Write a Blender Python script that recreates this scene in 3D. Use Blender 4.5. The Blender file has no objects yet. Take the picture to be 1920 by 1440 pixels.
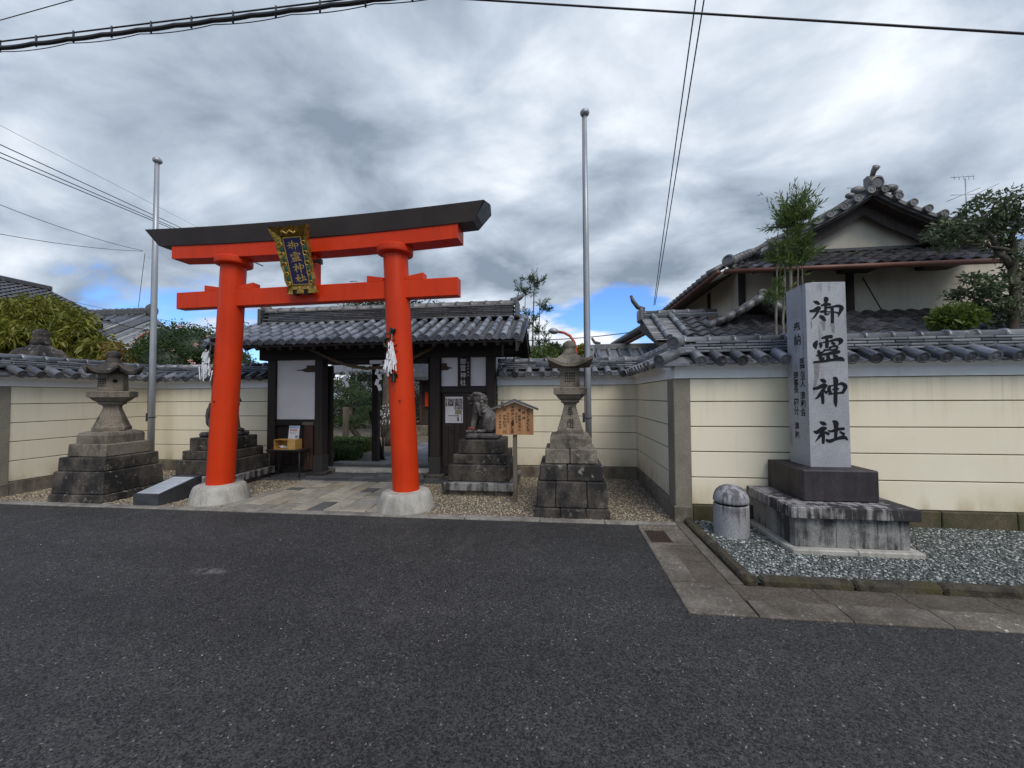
import bpy, math, random
from mathutils import Vector, Matrix, Quaternion
import numpy as np
random.seed(7); RNG = np.random.default_rng(11)
scene = bpy.context.scene
COL = scene.collection
PI = math.pi
R = math.radians

# ---------------------------------------------------------------- camera
CAMH = 1.55; FPX = 730.0
YAW, PITCH, ROLL = 0.12142, 0.03131, -0.00589
def cam_basis():
    f = Vector((-math.sin(YAW)*math.cos(PITCH), math.cos(YAW)*math.cos(PITCH), math.sin(PITCH)))
    r = Vector((math.cos(YAW), math.sin(YAW), 0)); u = r.cross(f)
    c, s = math.cos(ROLL), math.sin(ROLL)
    return c*r+s*u, -s*r+c*u, f
CR, CU, CF = cam_basis()
cd = bpy.data.cameras.new('camera'); cam = bpy.data.objects.new('camera', cd); COL.objects.link(cam)
cd.sensor_width = 36; cd.lens = FPX/1920*36; cd.clip_end = 2000; cd.clip_start = 0.05
cam.matrix_world = Matrix(((CR.x, CU.x, -CF.x, 0), (CR.y, CU.y, -CF.y, 0), (CR.z, CU.z, -CF.z, CAMH), (0, 0, 0, 1)))
scene.camera = cam
def ray(px, py):
    return CF + (px-960)/FPX*CR - (py-720)/FPX*CU
def onY(px, py, Y):
    d = ray(px, py); t = Y/d.y; return Vector((d.x*t, Y, CAMH+d.z*t))
def onX(px, py, X):
    d = ray(px, py); t = X/d.x; return Vector((X, d.y*t, CAMH+d.z*t))
def onZ(px, py, z):
    d = ray(px, py); t = (z-CAMH)/d.z; return Vector((d.x*t, d.y*t, z))

# ---------------------------------------------------------------- light
scene.view_settings.view_transform = 'Standard'; scene.view_settings.look = 'None'
scene.view_settings.exposure = 0.68; scene.view_settings.gamma = 1.0
SUN_EL, SUN_AZ = R(52), R(150)      # azimuth clockwise from +Y: from behind the camera, to its right
to_sun = Vector((math.sin(SUN_AZ)*math.cos(SUN_EL), math.cos(SUN_AZ)*math.cos(SUN_EL), math.sin(SUN_EL)))
sl = bpy.data.lights.new('sun', 'SUN'); sun = bpy.data.objects.new('sun', sl); COL.objects.link(sun)
sl.energy = 1.5; sl.angle = R(36); sl.color = (1.0, 0.94, 0.85)
sun.rotation_euler = (-to_sun).to_track_quat('-Z', 'Y').to_euler()
world = bpy.data.worlds.new('World'); scene.world = world; world.use_nodes = True

def build_world():
    nt = world.node_tree; N = nt.nodes; L = nt.links; N.clear()
    def nd(t, **k):
        n = N.new(t)
        for a, b in k.items(): setattr(n, a, b)
        return n
    def mth(op, a, b=None, clamp=False):
        n = nd('ShaderNodeMath', operation=op, use_clamp=clamp)
        for i, v in enumerate((a, b)):
            if v is None: continue
            if isinstance(v, (int, float)): n.inputs[i].default_value = v
            else: L.new(v, n.inputs[i])
        return n.outputs[0]
    sky = nd('ShaderNodeTexSky', sky_type='NISHITA', sun_disc=False)
    sky.sun_elevation = SUN_EL; sky.sun_rotation = SUN_AZ; sky.ozone_density = 2.0; sky.air_density = 1.0; sky.dust_density = 0.3
    tc = nd('ShaderNodeTexCoord'); sp = nd('ShaderNodeSeparateXYZ'); L.new(tc.outputs['Generated'], sp.inputs[0])
    z = mth('MAXIMUM', sp.outputs[2], 0.0)
    den = mth('ADD', z, 0.34)
    u = mth('DIVIDE', sp.outputs[0], den); v = mth('DIVIDE', sp.outputs[1], den)
    cb = nd('ShaderNodeCombineXYZ'); L.new(u, cb.inputs[0]); L.new(v, cb.inputs[1])
    def noise(scale, det, rough, off, dist=0.0, stretch=(1, 1, 1), rot=0.0):
        mp = nd('ShaderNodeMapping'); L.new(cb.outputs[0], mp.inputs[0])
        mp.inputs['Location'].default_value = off; mp.inputs['Scale'].default_value = stretch; mp.inputs['Rotation'].default_value = (0, 0, rot)
        n = nd('ShaderNodeTexNoise'); n.inputs['Scale'].default_value = scale; n.inputs['Detail'].default_value = det
        n.inputs['Roughness'].default_value = rough; n.inputs['Distortion'].default_value = dist
        L.new(mp.outputs[0], n.inputs['Vector']); return n.outputs['Fac']
    big = noise(1.0, 3.0, 0.45, CLOUD_OFF1, 0.3, (1, 1.3, 1), 0.5)      # light and dark masses
    fine = noise(2.6, 9.0, 0.54, CLOUD_OFF2, 0.25, (1, 1.4, 1), 0.35)
    cov = noise(0.85, 4.0, 0.5, CLOUD_OFF3, 0.2, (1, 1.3, 1), 0.4)         # where the blue shows
    s = mth('ADD', mth('MULTIPLY', big, 0.54), mth('MULTIPLY', fine, 0.46))
    ramp = nd('ShaderNodeValToRGB'); L.new(s, ramp.inputs[0]); e = ramp.color_ramp.elements
    e[0].position = 0.41; e[0].color = CLOUD_DARK + (1,); e[1].position = 0.63; e[1].color = CLOUD_LIGHT + (1,)
    m = e.new(0.515); m.color = CLOUD_MID + (1,)
    cmask = nd('ShaderNodeMapRange', interpolation_type='SMOOTHSTEP')
    cmask.inputs[1].default_value = BLUE_LO; cmask.inputs[2].default_value = BLUE_HI
    cs = mth('ADD', mth('MULTIPLY', cov, 0.75), mth('MULTIPLY', fine, 0.25)); L.new(cs, cmask.inputs[0])
    # the clear sky itself
    tint = nd('ShaderNodeMix', data_type='RGBA', blend_type='MULTIPLY'); tint.inputs[0].default_value = 1.0
    L.new(sky.outputs[0], tint.inputs[6]); tint.inputs[7].default_value = (0.6, 0.86, 1.3, 1)
    sc = nd('ShaderNodeVectorMath', operation='SCALE'); L.new(tint.outputs[2], sc.inputs[0]); sc.inputs['Scale'].default_value = SKY_STR
    mx = nd('ShaderNodeMix', data_type='RGBA'); L.new(cmask.outputs[0], mx.inputs[0]); L.new(sc.outputs[0], mx.inputs[6]); L.new(ramp.outputs[0], mx.inputs[7])
    bg = nd('ShaderNodeBackground'); L.new(mx.outputs[2], bg.inputs[0]); bg.inputs[1].default_value = 1.0
    out = nd('ShaderNodeOutputWorld'); L.new(bg.outputs[0], out.inputs[0])
CLOUD_OFF1, CLOUD_OFF2, CLOUD_OFF3 = (14.6, 27.7, 0), (18.4, 14.6, 0), (25.6, 5.35, 0)
CLOUD_DARK, CLOUD_MID, CLOUD_LIGHT = (0.165, 0.205, 0.262), (0.345, 0.398, 0.468), (0.64, 0.675, 0.72)
BLUE_LO, BLUE_HI, SKY_STR = 0.41, 0.468, 0.1
build_world()

# ---------------------------------------------------------------- materials
MATS = {}
class NT:
    def __init__(s, name):
        m = bpy.data.materials.new(name); m.use_nodes = True; MATS[name] = m; s.m = m
        s.nt = m.node_tree; s.N = s.nt.nodes; s.L = s.nt.links
        s.b = s.N['Principled BSDF']; s.pos = None; s.hs = None; s.h = None
    def link(s, v, inp):
        if hasattr(v, 'node'): s.L.new(v, inp)
        else:
            if isinstance(v, tuple) and len(v) == 3 and inp.type == 'RGBA': v = v+(1,)
            inp.default_value = v
    def P(s):
        if s.pos is None:
            g = s.N.new('ShaderNodeNewGeometry'); s.pos = g.outputs['Position']; s.geo = g
        return s.pos
    def map(s, scale=(1, 1, 1), rot=(0, 0, 0), jit=False):
        mp = s.N.new('ShaderNodeMapping'); s.L.new(s.P(), mp.inputs[0])
        mp.inputs['Scale'].default_value = scale; mp.inputs['Rotation'].default_value = rot
        if jit:
            k = s.N.new('ShaderNodeVectorMath'); k.operation = 'ADD'; s.L.new(mp.outputs[0], k.inputs[0])
            c = s.N.new('ShaderNodeVectorMath'); c.operation = 'SCALE'; c.inputs[0].default_value = (17, 31, 23)
            s.L.new(s.rnd(), c.inputs['Scale']); s.L.new(c.outputs[0], k.inputs[1]); return k.outputs[0]
        return mp.outputs[0]
    def noise(s, scale, det=4, rough=0.55, vec=None, dist=0.0, out='Fac'):
        n = s.N.new('ShaderNodeTexNoise'); n.inputs['Scale'].default_value = scale; n.inputs['Detail'].default_value = det
        n.inputs['Roughness'].default_value = rough; n.inputs['Distortion'].default_value = dist
        s.L.new(vec if vec is not None else s.P(), n.inputs['Vector']); return n.outputs[out]
    def vor(s, scale, vec=None, out='Color', feat='F1'):
        n = s.N.new('ShaderNodeTexVoronoi'); n.feature = feat; n.inputs['Scale'].default_value = scale
        s.L.new(vec if vec is not None else s.P(), n.inputs['Vector']); return n.outputs[out]
    def rnd(s):
        n = s.N.new('ShaderNodeObjectInfo'); return n.outputs['Random']
    def island(s):
        s.P(); return s.geo.outputs['Random Per Island']
    def rng(s, v, a, b, c=0.0, d=1.0):
        n = s.N.new('ShaderNodeMapRange'); n.inputs[1].default_value = a; n.inputs[2].default_value = b
        n.inputs[3].default_value = c; n.inputs[4].default_value = d; s.L.new(v, n.inputs[0]); return n.outputs[0]
    def mul(s, a, b, op='MULTIPLY'):
        n = s.N.new('ShaderNodeMath'); n.operation = op; s.link(a, n.inputs[0]); s.link(b, n.inputs[1]); return n.outputs[0]
    def mix(s, f, a, b, mode='MIX'):
        n = s.N.new('ShaderNodeMix'); n.data_type = 'RGBA'; n.blend_type = mode
        s.link(f, n.inputs[0]); s.link(a, n.inputs[6]); s.link(b, n.inputs[7]); return n.outputs[2]
    def up(s):
        s.P(); sp = s.N.new('ShaderNodeSeparateXYZ'); s.L.new(s.geo.outputs['Normal'], sp.inputs[0]); return sp.outputs[2]
    def zco(s):
        sp = s.N.new('ShaderNodeSeparateXYZ'); s.L.new(s.P(), sp.inputs[0]); return sp.outputs[2]
    def fin(s, col, rough=0.7, bump=None, bs=0.3, bd=0.01, metal=0.0, spec=0.5, coat=0.0):
        s.link(col, s.b.inputs['Base Color']); s.link(rough, s.b.inputs['Roughness']); s.b.inputs['Metallic'].default_value = metal
        s.b.inputs['Specular IOR Level'].default_value = spec
        if coat: s.b.inputs['Coat Weight'].default_value = coat; s.b.inputs['Coat Roughness'].default_value = 0.15
        if bump is not None:
            bn = s.N.new('ShaderNodeBump'); bn.inputs['Strength'].default_value = bs; bn.inputs['Distance'].default_value = bd
            s.L.new(bump, bn.inputs['Height']); s.L.new(bn.outputs[0], s.b.inputs['Normal'])
        return s.m

def mat_all():
    # asphalt: dark binder with pale and dark aggregate grains
    t = NT('asphalt'); cell = t.vor(115); sx = t.N.new('ShaderNodeSeparateColor'); t.L.new(cell, sx.inputs[0])
    d = t.vor(115, out='Distance')
    grain = t.mix(t.rng(sx.outputs[0], 0.1, 1.0), (0.013, 0.0124, 0.0113), (0.073, 0.0697, 0.0638))
    spk = t.rng(sx.outputs[1], 0.99, 0.996); grain = t.mix(spk, grain, (0.2, 0.195, 0.185))
    big = t.mul(t.rng(t.noise(0.45, 5, 0.6), 0.3, 0.72, 0.68, 1.2), t.rng(t.noise(1.0, 4, 0.55, t.map((0.12, 1.3, 1), (0, 0, 0.05))), 0.35, 0.65, 0.85, 1.12)); med = t.mul(t.rng(t.noise(7, 3), 0.3, 0.7, 0.84, 1.16), t.rng(t.noise(260, 2), 0.3, 0.7, 0.7, 1.3))
    c = t.mix(1.0, grain, t.mul(big, med), 'MULTIPLY')
    st = t.rng(t.noise(1.6, 4, 0.6, t.map((1, 0.35, 1), (0, 0, 0.3))), 0.62, 0.72); c = t.mix(t.mul(st, 0.25), c, (0.12, 0.115, 0.105))
    vd = t.N.new('ShaderNodeVectorMath'); vd.operation = 'DISTANCE'; t.L.new(t.map((1.0, 2.6, 1), (0, 0, 0)), vd.inputs[0]); q = onZ(393, 1071, 0); vd.inputs[1].default_value = (q.x, q.y*2.6, 0)
    c = t.mix(t.mul(t.rng(vd.outputs['Value'], 0.06, 0.2, 0.4, 0.0), t.rng(t.noise(14, 4), 0.4, 0.55)), c, (0.3, 0.29, 0.27))
    h = t.mul(t.mul(t.rng(d, 0.0, 0.6, 1.0, 0.0), sx.outputs[2]), 1.0)
    t.fin(c, t.rng(sx.outputs[2], 0, 1, 0.62, 0.92), h, 0.85, 0.006, spec=0.4)
    # concrete gutter
    t = NT('concrete'); n1 = t.noise(3, 6, 0.65); c = t.mix(t.rng(n1, 0.3, 0.7), (0.08, 0.065, 0.046), (0.19, 0.162, 0.124))
    sp = t.vor(70); sx = t.N.new('ShaderNodeSeparateColor'); t.L.new(sp, sx.inputs[0])
    c = t.mix(t.mul(t.rng(sx.outputs[0], 0.55, 1.0), 0.38), c, (0.36, 0.34, 0.3)); c = t.mix(t.rng(sx.outputs[1], 0.99, 0.993), c, (0.42, 0.4, 0.36))
    c = t.mix(t.rng(t.rnd(), 0, 1, 0.0, 0.22), c, (0.12, 0.105, 0.085))
    c = t.mix(t.mul(t.rng(t.noise(1.6, 6, 0.7), 0.43, 0.64), 0.8), c, (0.05, 0.038, 0.025))
    t.fin(c, 0.88, t.mul(t.noise(90, 4), t.noise(11, 5), 'ADD'), 0.7, 0.01)
    t = NT('concrete_dirty'); c = t.mix(t.rng(t.noise(4, 6, 0.65), 0.3, 0.7), (0.045, 0.033, 0.021), (0.115, 0.092, 0.065)); sp = t.vor(70); sx = t.N.new('ShaderNodeSeparateColor'); t.L.new(sp, sx.inputs[0])
    c = t.mix(t.mul(t.rng(sx.outputs[0], 0.55, 1.0), 0.3), c, (0.26, 0.23, 0.19)); c = t.mix(t.rng(t.rnd(), 0, 1, 0, 0.25), c, (0.09, 0.08, 0.05)); t.fin(c, 0.9, t.mul(t.noise(90, 4), t.noise(11, 5), 'ADD'), 0.8, 0.012)
    # mossy kerb stone
    t = NT('mossy_kerb'); c = t.mix(t.rng(t.noise(9, 6, 0.7), 0.35, 0.65), (0.03, 0.024, 0.016), (0.12, 0.1, 0.068))
    c = t.mix(t.rng(t.noise(4, 5), 0.48, 0.7), c, (0.085, 0.072, 0.022)); t.fin(c, 0.95, t.mul(t.noise(60, 5, 0.7), t.noise(14, 5, 0.7), 'ADD'), 1.0, 0.03)
    # granite families: (dark, light, stain colour, stain amount)
    def granite(name, a, b, stain, lo, hi, grain=160, streak=(6, 6, 1.1), rough=0.78, bs=0.35, amt=1.0, lichen=0.0):
        t = NT(name); cel = t.vor(grain); sx = t.N.new('ShaderNodeSeparateColor'); t.L.new(cel, sx.inputs[0])
        c = t.mix(sx.outputs[0], a, b); c = t.mix(t.rng(sx.outputs[1], 0.93, 0.96, 0, 0.75), c, tuple(x*0.4 for x in a))
        var = t.rng(t.noise(2.3, 5, 0.6), 0.3, 0.7, 0.8, 1.15); c = t.mix(1.0, c, var, 'MULTIPLY')
        s1 = t.noise(1.0, 7, 0.66, t.map(streak)); s2 = t.noise(2.6, 6, 0.62)
        k = t.rng(t.mul(t.mul(s1, 0.55), t.mul(s2, 0.45), 'ADD'), lo, hi, 0.0, amt); c = t.mix(k, c, stain)
        c = t.mix(t.rng(t.rnd(), 0, 1, 0, 0.18), c, stain)
        if lichen: c = t.mix(t.mul(t.rng(t.noise(13, 7, 0.72), 0.57, 0.63), t.rng(t.noise(1.7, 3), 0.4, 0.6, 0, lichen)), c, (0.33, 0.315, 0.26))
        t.fin(c, rough, t.mul(t.noise(70, 5, 0.7), t.mul(t.noise(8, 5), 0.6), 'ADD'), bs, 0.008); return t
    granite('granite_pale', (0.33, 0.337, 0.362), (0.415, 0.422, 0.448), (0.13, 0.12, 0.125), 0.55, 0.64, 220, (13, 13, 0.7), 0.6, 0.12, 0.65)
    granite('granite_bollard', (0.25, 0.25, 0.255), (0.44, 0.44, 0.445), (0.06, 0.05, 0.058), 0.5, 0.58, 200, (12, 12, 1.2), 0.75, 0.2, 0.85)
    granite('granite_plinth', (0.18, 0.178, 0.17), (0.33, 0.325, 0.31), (0.022, 0.02, 0.019), 0.475, 0.565, 190, (9, 9, 0.8), 0.8, 0.3, 0.95)
    granite('granite_slab', (0.22, 0.212, 0.205), (0.42, 0.405, 0.39), (0.02, 0.016, 0.016), 0.455, 0.535, 190, (15, 15, 1.3), 0.8, 0.3, 0.97)
    granite('granite_dark', (0.028, 0.021, 0.024), (0.064, 0.051, 0.055), (0.009, 0.007, 0.008), 0.42, 0.57, 190, (7, 7, 0.8), 0.6, 0.22)
    granite('stone_black', (0.068, 0.056, 0.045), (0.14, 0.118, 0.094), (0.014, 0.012, 0.011), 0.41, 0.55, 120, (4, 4, 1.6), 0.85, 0.6, 1.0, 0.7)
    granite('stone_weathered', (0.15, 0.128, 0.096), (0.28, 0.245, 0.185), (0.04, 0.033, 0.025), 0.465, 0.6, 120, (4, 4, 1.8), 0.88, 0.6, 0.9, 0.5)
    granite('stone_statue', (0.1, 0.091, 0.088), (0.225, 0.208, 0.2), (0.022, 0.019, 0.019), 0.42, 0.57, 130, (3, 3, 2), 0.85, 0.7, 1.0, 0.4)
    granite('concrete_post', (0.17, 0.15, 0.115), (0.34, 0.31, 0.25), (0.1, 0.085, 0.062), 0.5, 0.7, 260, (3, 3, 1), 0.9, 0.5, 0.6)
    granite('wall_base', (0.17, 0.148, 0.115), (0.29, 0.258, 0.205), (0.075, 0.06, 0.042), 0.46, 0.6, 150, (5, 5, 1.5), 0.9, 0.5, 0.85)
    granite('wall_base_mossy', (0.075, 0.058, 0.036), (0.15, 0.12, 0.075), (0.05, 0.05, 0.016), 0.42, 0.56, 150, (5, 5, 2.5), 0.95, 0.7, 0.9)
    granite('stone_torii_base', (0.34, 0.325, 0.285), (0.52, 0.5, 0.45), (0.2, 0.18, 0.14), 0.47, 0.62, 210, (9, 9, 0.7), 0.8, 0.25, 0.75)
    granite('edging_granite', (0.2, 0.185, 0.155), (0.36, 0.335, 0.285), (0.1, 0.088, 0.07), 0.44, 0.6, 180, (5, 5, 5), 0.85, 0.4, 0.8)
    granite('stone_grey_dark', (0.03, 0.032, 0.036), (0.075, 0.077, 0.083), (0.02, 0.02, 0.022), 0.45, 0.6, 150, (4, 4, 4), 0.55, 0.3)
    # paving stones, each with its own tint
    t = NT('paving'); r = t.rnd(); w = t.N.new('ShaderNodeTexWhiteNoise'); w.noise_dimensions = '1D'; t.L.new(r, w.inputs['W'])
    sx = t.N.new('ShaderNodeSeparateColor'); t.L.new(w.outputs['Color'], sx.inputs[0])
    c = t.mix(sx.outputs[0], (0.2, 0.183, 0.148), (0.35, 0.315, 0.24)); c = t.mix(t.rng(sx.outputs[1], 0.86, 1.0, 0, .6), c, (0.31, 0.235, 0.14))
    c = t.mix(t.rng(sx.outputs[2], 0.87, 0.9), c, (0.09, 0.085, 0.08)); c = t.mix(t.rng(sx.outputs[2], 0.1, 0.0), c, (0.2, 0.215, 0.22))
    c = t.mix(1.0, c, t.rng(t.noise(9, 6, 0.65, t.map(jit=True)), 0.3, 0.7, 0.75, 1.15), 'MULTIPLY')
    t.fin(c, 0.8, t.noise(45, 5, 0.7), 0.4, 0.008)
    t = NT('paving_dark'); c = t.mix(t.rnd(), (0.028, 0.029, 0.032), (0.08, 0.08, 0.084)); c = t.mix(t.rng(t.noise(6, 6, 0.7), 0.57, 0.72), c, (0.15, 0.145, 0.13))
    t.fin(c, 0.7, t.noise(30, 5, 0.7), 0.5, 0.012)
    t = NT('paving_inner'); c = t.mix(t.rnd(), (0.14, 0.14, 0.14), (0.24, 0.24, 0.235)); c = t.mix(1.0, c, t.rng(t.noise(7, 5), 0.3, 0.7, 0.75, 1.1), 'MULTIPLY')
    t.fin(c, 0.6, t.noise(30, 5), 0.3, 0.008)
    # gravel sheets and the pebbles lying on them
    def gravel(name, a, b, dk, sc):
        t = NT(name); cel = t.vor(sc); sx = t.N.new('ShaderNodeSeparateColor'); t.L.new(cel, sx.inputs[0])
        c = t.mix(sx.outputs[0], a, b); c = t.mix(t.rng(t.vor(sc, out='Distance'), 0.25, 0.6), c, dk)
        c = t.mix(1.0, c, t.rng(t.noise(1.5, 5), 0.3, 0.7, 0.82, 1.12), 'MULTIPLY')
        t.fin(c, 0.9, t.rng(t.vor(sc, out='Distance'), 0, 0.7, 1, 0), 1.0, 0.012)
    gravel('gravel_beige', (0.25, 0.2, 0.135), (0.47, 0.395, 0.275), (0.09, 0.073, 0.05), 85)
    gravel('gravel_green', (0.08, 0.098, 0.095), (0.26, 0.29, 0.285), (0.018, 0.022, 0.022), 80)
    def pebble(name, cols):
        t = NT(name); r = t.island(); w = t.N.new('ShaderNodeTexWhiteNoise'); w.noise_dimensions = '1D'; t.L.new(r, w.inputs['W'])
        sx = t.N.new('ShaderNodeSeparateColor'); t.L.new(w.outputs['Color'], sx.inputs[0])
        c = t.mix(sx.outputs[0], cols[0], cols[1]); c = t.mix(t.rng(sx.outputs[1], 0.8, 0.85), c, cols[2]); c = t.mix(t.rng(sx.outputs[2], 0.85, 0.88), c, cols[3])
        t.fin(c, 0.8)
    pebble('pebble_beige', ((0.25, 0.2, 0.135), (0.47, 0.395, 0.275), (0.55, 0.49, 0.37), (0.11, 0.088, 0.06)))
    pebble('pebble_green', ((0.045, 0.052, 0.046), (0.165, 0.18, 0.16), (0.47, 0.48, 0.45), (0.028, 0.03, 0.027)))
    # painted cream wall, plaster
    t = NT('cream_wall'); c = t.mix(t.rng(t.noise(1.3, 5, 0.6), 0.3, 0.7), (0.745, 0.675, 0.51), (0.8, 0.735, 0.575))
    c = t.mix(t.rng(t.noise(1.0, 6, 0.65, t.map((3.5, 3.5, 0.35))), 0.55, 0.8, 0, 0.35), c, (0.5, 0.45, 0.32))
    c = t.mix(t.mul(t.rng(t.zco(), 1.15, 1.75, 0.0, 1.0), t.rng(t.noise(1.0, 5, 0.7, t.map((9, 9, 0.25))), 0.52, 0.72, 0, 0.4)), c, (0.4, 0.345, 0.23))
    wet = t.mul(t.rng(t.zco(), 0.5, 0.22, 0.0, 1.0), t.rng(t.noise(3.2, 6, 0.6, t.map((1, 1, 0.4))), 0.42, 0.62)); c = t.mix(t.mul(wet, 0.55), c, (0.33, 0.25, 0.1))
    t.fin(c, 0.75, t.noise(120, 3), 0.05, 0.003, spec=0.3)
    t = NT('white_plaster'); c = t.mix(t.rng(t.noise(2, 5), 0.3, 0.7), (0.78, 0.775, 0.765), (0.85, 0.845, 0.83))
    c = t.mix(t.rng(t.noise(1, 6, 0.65, t.map((5, 5, 0.5))), 0.56, 0.8, 0, 0.3), c, (0.4, 0.38, 0.36)); t.fin(c, 0.8, t.noise(60, 4), 0.08, 0.004, spec=0.3)
    t = NT('gate_plaster'); c = t.mix(t.rng(t.noise(2, 5), 0.3, 0.7), (0.72, 0.685, 0.68), (0.8, 0.765, 0.76)); t.fin(c, 0.85, t.noise(60, 4), 0.08, 0.004, spec=0.3)
    t = NT('house_plaster'); c = t.mix(t.rng(t.noise(1.4, 6, 0.62), 0.3, 0.7), (0.47, 0.425, 0.34), (0.6, 0.555, 0.46))
    c = t.mix(t.rng(t.noise(1, 6, 0.7, t.map((2.5, 2.5, 0.5))), 0.5, 0.75, 0, 0.55), c, (0.3, 0.27, 0.22)); t.fin(c, 0.9, t.noise(40, 4), 0.1, 0.005, spec=0.2)
    t = NT('groove'); t.fin((0.13, 0.11, 0.075), 0.95)
    # smoked roof tile
    def tile(name, a, b, lich, sheen=0.42):
        t = NT(name); r = t.rnd(); v = t.map(jit=True)
        c = t.mix(r, a, b); c = t.mix(1.0, c, t.rng(t.noise(5, 6, 0.65, v), 0.3, 0.7, 0.66, 1.25), 'MULTIPLY')
        c = t.mix(t.rng(t.noise(11, 6, 0.7, v), 0.57, 0.68, 0, 0.7), c, lich); c = t.mix(t.rng(t.noise(3, 5, 0.6, v), 0.58, 0.75, 0, 0.5), c, (0.025, 0.024, 0.024))
        t.fin(c, t.rng(t.noise(7, 4), 0.3, 0.7, sheen-0.08, sheen+0.2), t.noise(40, 5, 0.6), 0.15, 0.005, spec=0.7)
    tile('roof_tile', (0.04, 0.042, 0.047), (0.2, 0.204, 0.218), (0.28, 0.28, 0.275), 0.28)
    tile('roof_tile_old', (0.04, 0.039, 0.039), (0.16, 0.157, 0.154), (0.26, 0.25, 0.23), 0.45)
    tile('roof_tile_gate', (0.1, 0.11, 0.13), (0.27, 0.29, 0.325), (0.33, 0.34, 0.34), 0.32)
    tile('roof_tile_dark', (0.022, 0.021, 0.023), (0.085, 0.083, 0.086), (0.15, 0.145, 0.14), 0.36)
    # wood
    def wood(name, a, b, axis=(14, 14, 1.2), rough=0.7, bs=0.2):
        t = NT(name); g = t.noise(1.6, 6, 0.6, t.map(axis), 0.6); c = t.mix(t.rng(g, 0.3, 0.7), a, b)
        c = t.mix(t.rng(t.noise(1.7, 4), 0.5, 0.8, 0, 0.4), c, tuple(x*0.6 for x in a)); t.fin(c, rough, g, bs, 0.006)
    wood('timber_dark', (0.009, 0.0055, 0.0046), (0.034, 0.0205, 0.0155)); wood('timber_brown', (0.03, 0.013, 0.008), (0.085, 0.036, 0.022))
    wood('timber_horizontal', (0.006, 0.0042, 0.004), (0.02, 0.0135, 0.0115), (1.2, 14, 14))
    wood('timber_house', (0.016, 0.011, 0.009), (0.052, 0.036, 0.028)); wood('timber_grey', (0.085, 0.07, 0.05), (0.17, 0.145, 0.105))
    wood('board_wood', (0.3, 0.135, 0.052), (0.48, 0.255, 0.115), (26, 26, 1.0), 0.6, 0.1); wood('roof_board', (0.06, 0.058, 0.058), (0.13, 0.122, 0.12), (2, 14, 14), 0.75)
    wood('box_wood', (0.42, 0.23, 0.055), (0.6, 0.36, 0.11), (3, 12, 12), 0.4, 0.1)
    # torii paint
    t = NT('vermilion'); c = t.mix(t.rng(t.noise(1.4, 5, 0.6), 0.3, 0.7), (0.53, 0.03, 0.003), (0.61, 0.042, 0.0045))
    c = t.mix(t.rng(t.noise(1, 5, 0.6, t.map((7, 7, 0.35))), 0.5, 0.75, 0, 0.55), c, (0.4, 0.025, 0.007)); c = t.mix(t.rng(t.noise(1, 6, 0.7, t.map((16, 16, 0.5))), 0.55, 0.75, 0, 0.3), c, (0.62, 0.085, 0.02)); c = t.mix(t.rng(t.noise(26, 5, 0.7), 0.66, 0.7, 0, 0.5), c, (0.3, 0.03, 0.012)); t.fin(c, t.rng(t.noise(3, 4), 0.3, 0.7, 0.38, 0.55), t.noise(18, 3), 0.05, 0.004, spec=0.22)
    t = NT('kasagi_copper'); c = t.mix(t.rng(t.noise(2, 6, 0.6), 0.3, 0.7), (0.028, 0.02, 0.018), (0.06, 0.045, 0.04)); t.fin(c, 0.5, t.noise(14, 3), 0.06, 0.004)
    t = NT('black_lacquer'); t.fin((0.012, 0.012, 0.013), 0.4)
    t = NT('gold'); c = t.mix(t.rng(t.noise(30, 5), 0.35, 0.65), (0.46, 0.29, 0.055), (0.15, 0.09, 0.018)); t.fin(c, 0.42, t.noise(50, 4), 0.5, 0.006, metal=0.55)
    t = NT('gold_bright'); t.fin((0.72, 0.5, 0.13), 0.38, metal=0.5)
    t = NT('green_enamel'); t.fin((0.02, 0.1, 0.07), 0.45)
    t = NT('navy'); t.fin((0.022, 0.014, 0.085), 0.5)
    t = NT('metal_grey'); c = t.mix(t.rng(t.noise(2, 4), 0.3, 0.7), (0.3, 0.32, 0.34), (0.4, 0.42, 0.44)); t.fin(c, 0.42, metal=0.35)
    t = NT('steel_dark'); t.fin((0.05, 0.045, 0.042), 0.6, metal=0.4)
    t = NT('drain_iron'); t.fin(t.mix(t.rng(t.noise(30, 4), 0.4, 0.6), (0.05, 0.035, 0.025), (0.12, 0.075, 0.045)), 0.8, metal=0.2)
    t = NT('end_metal'); t.fin(t.mix(t.rng(t.noise(9, 5), 0.3, 0.7), (0.13, 0.14, 0.16), (0.22, 0.235, 0.26)), 0.45, metal=0.3)
    t = NT('hole_black'); t.fin((0.008, 0.008, 0.008), 0.95)
    t = NT('plate_metal'); t.fin(t.mix(t.rng(t.noise(120, 2), 0.45, 0.6), (0.74, 0.77, 0.8), (0.62, 0.65, 0.69)), 0.3, metal=0.5)
    t = NT('copper_gutter'); c = t.mix(t.rng(t.noise(2, 5), 0.3, 0.7), (0.085, 0.032, 0.021), (0.15, 0.06, 0.04)); t.fin(c, 0.55, metal=0.2)
    t = NT('red_paint'); t.fin((0.5, 0.06, 0.03), 0.45)
    t = NT('red_faded'); t.fin((0.3, 0.05, 0.055), 0.7)
    t = NT('ink'); t.fin((0.007, 0.0075, 0.01), 0.75, spec=0.25)
    t = NT('ink_brown'); t.fin((0.045, 0.022, 0.01), 0.75)
    t = NT('stain'); t.fin(t.mix(t.rng(t.noise(30, 5), 0.35, 0.65), (0.14, 0.13, 0.135), (0.24, 0.24, 0.25)), 0.75)
    t = NT('white_letter'); t.fin((0.62, 0.58, 0.55), 0.7)
    t = NT('paper'); t.fin((0.78, 0.78, 0.8), 0.8)
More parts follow.
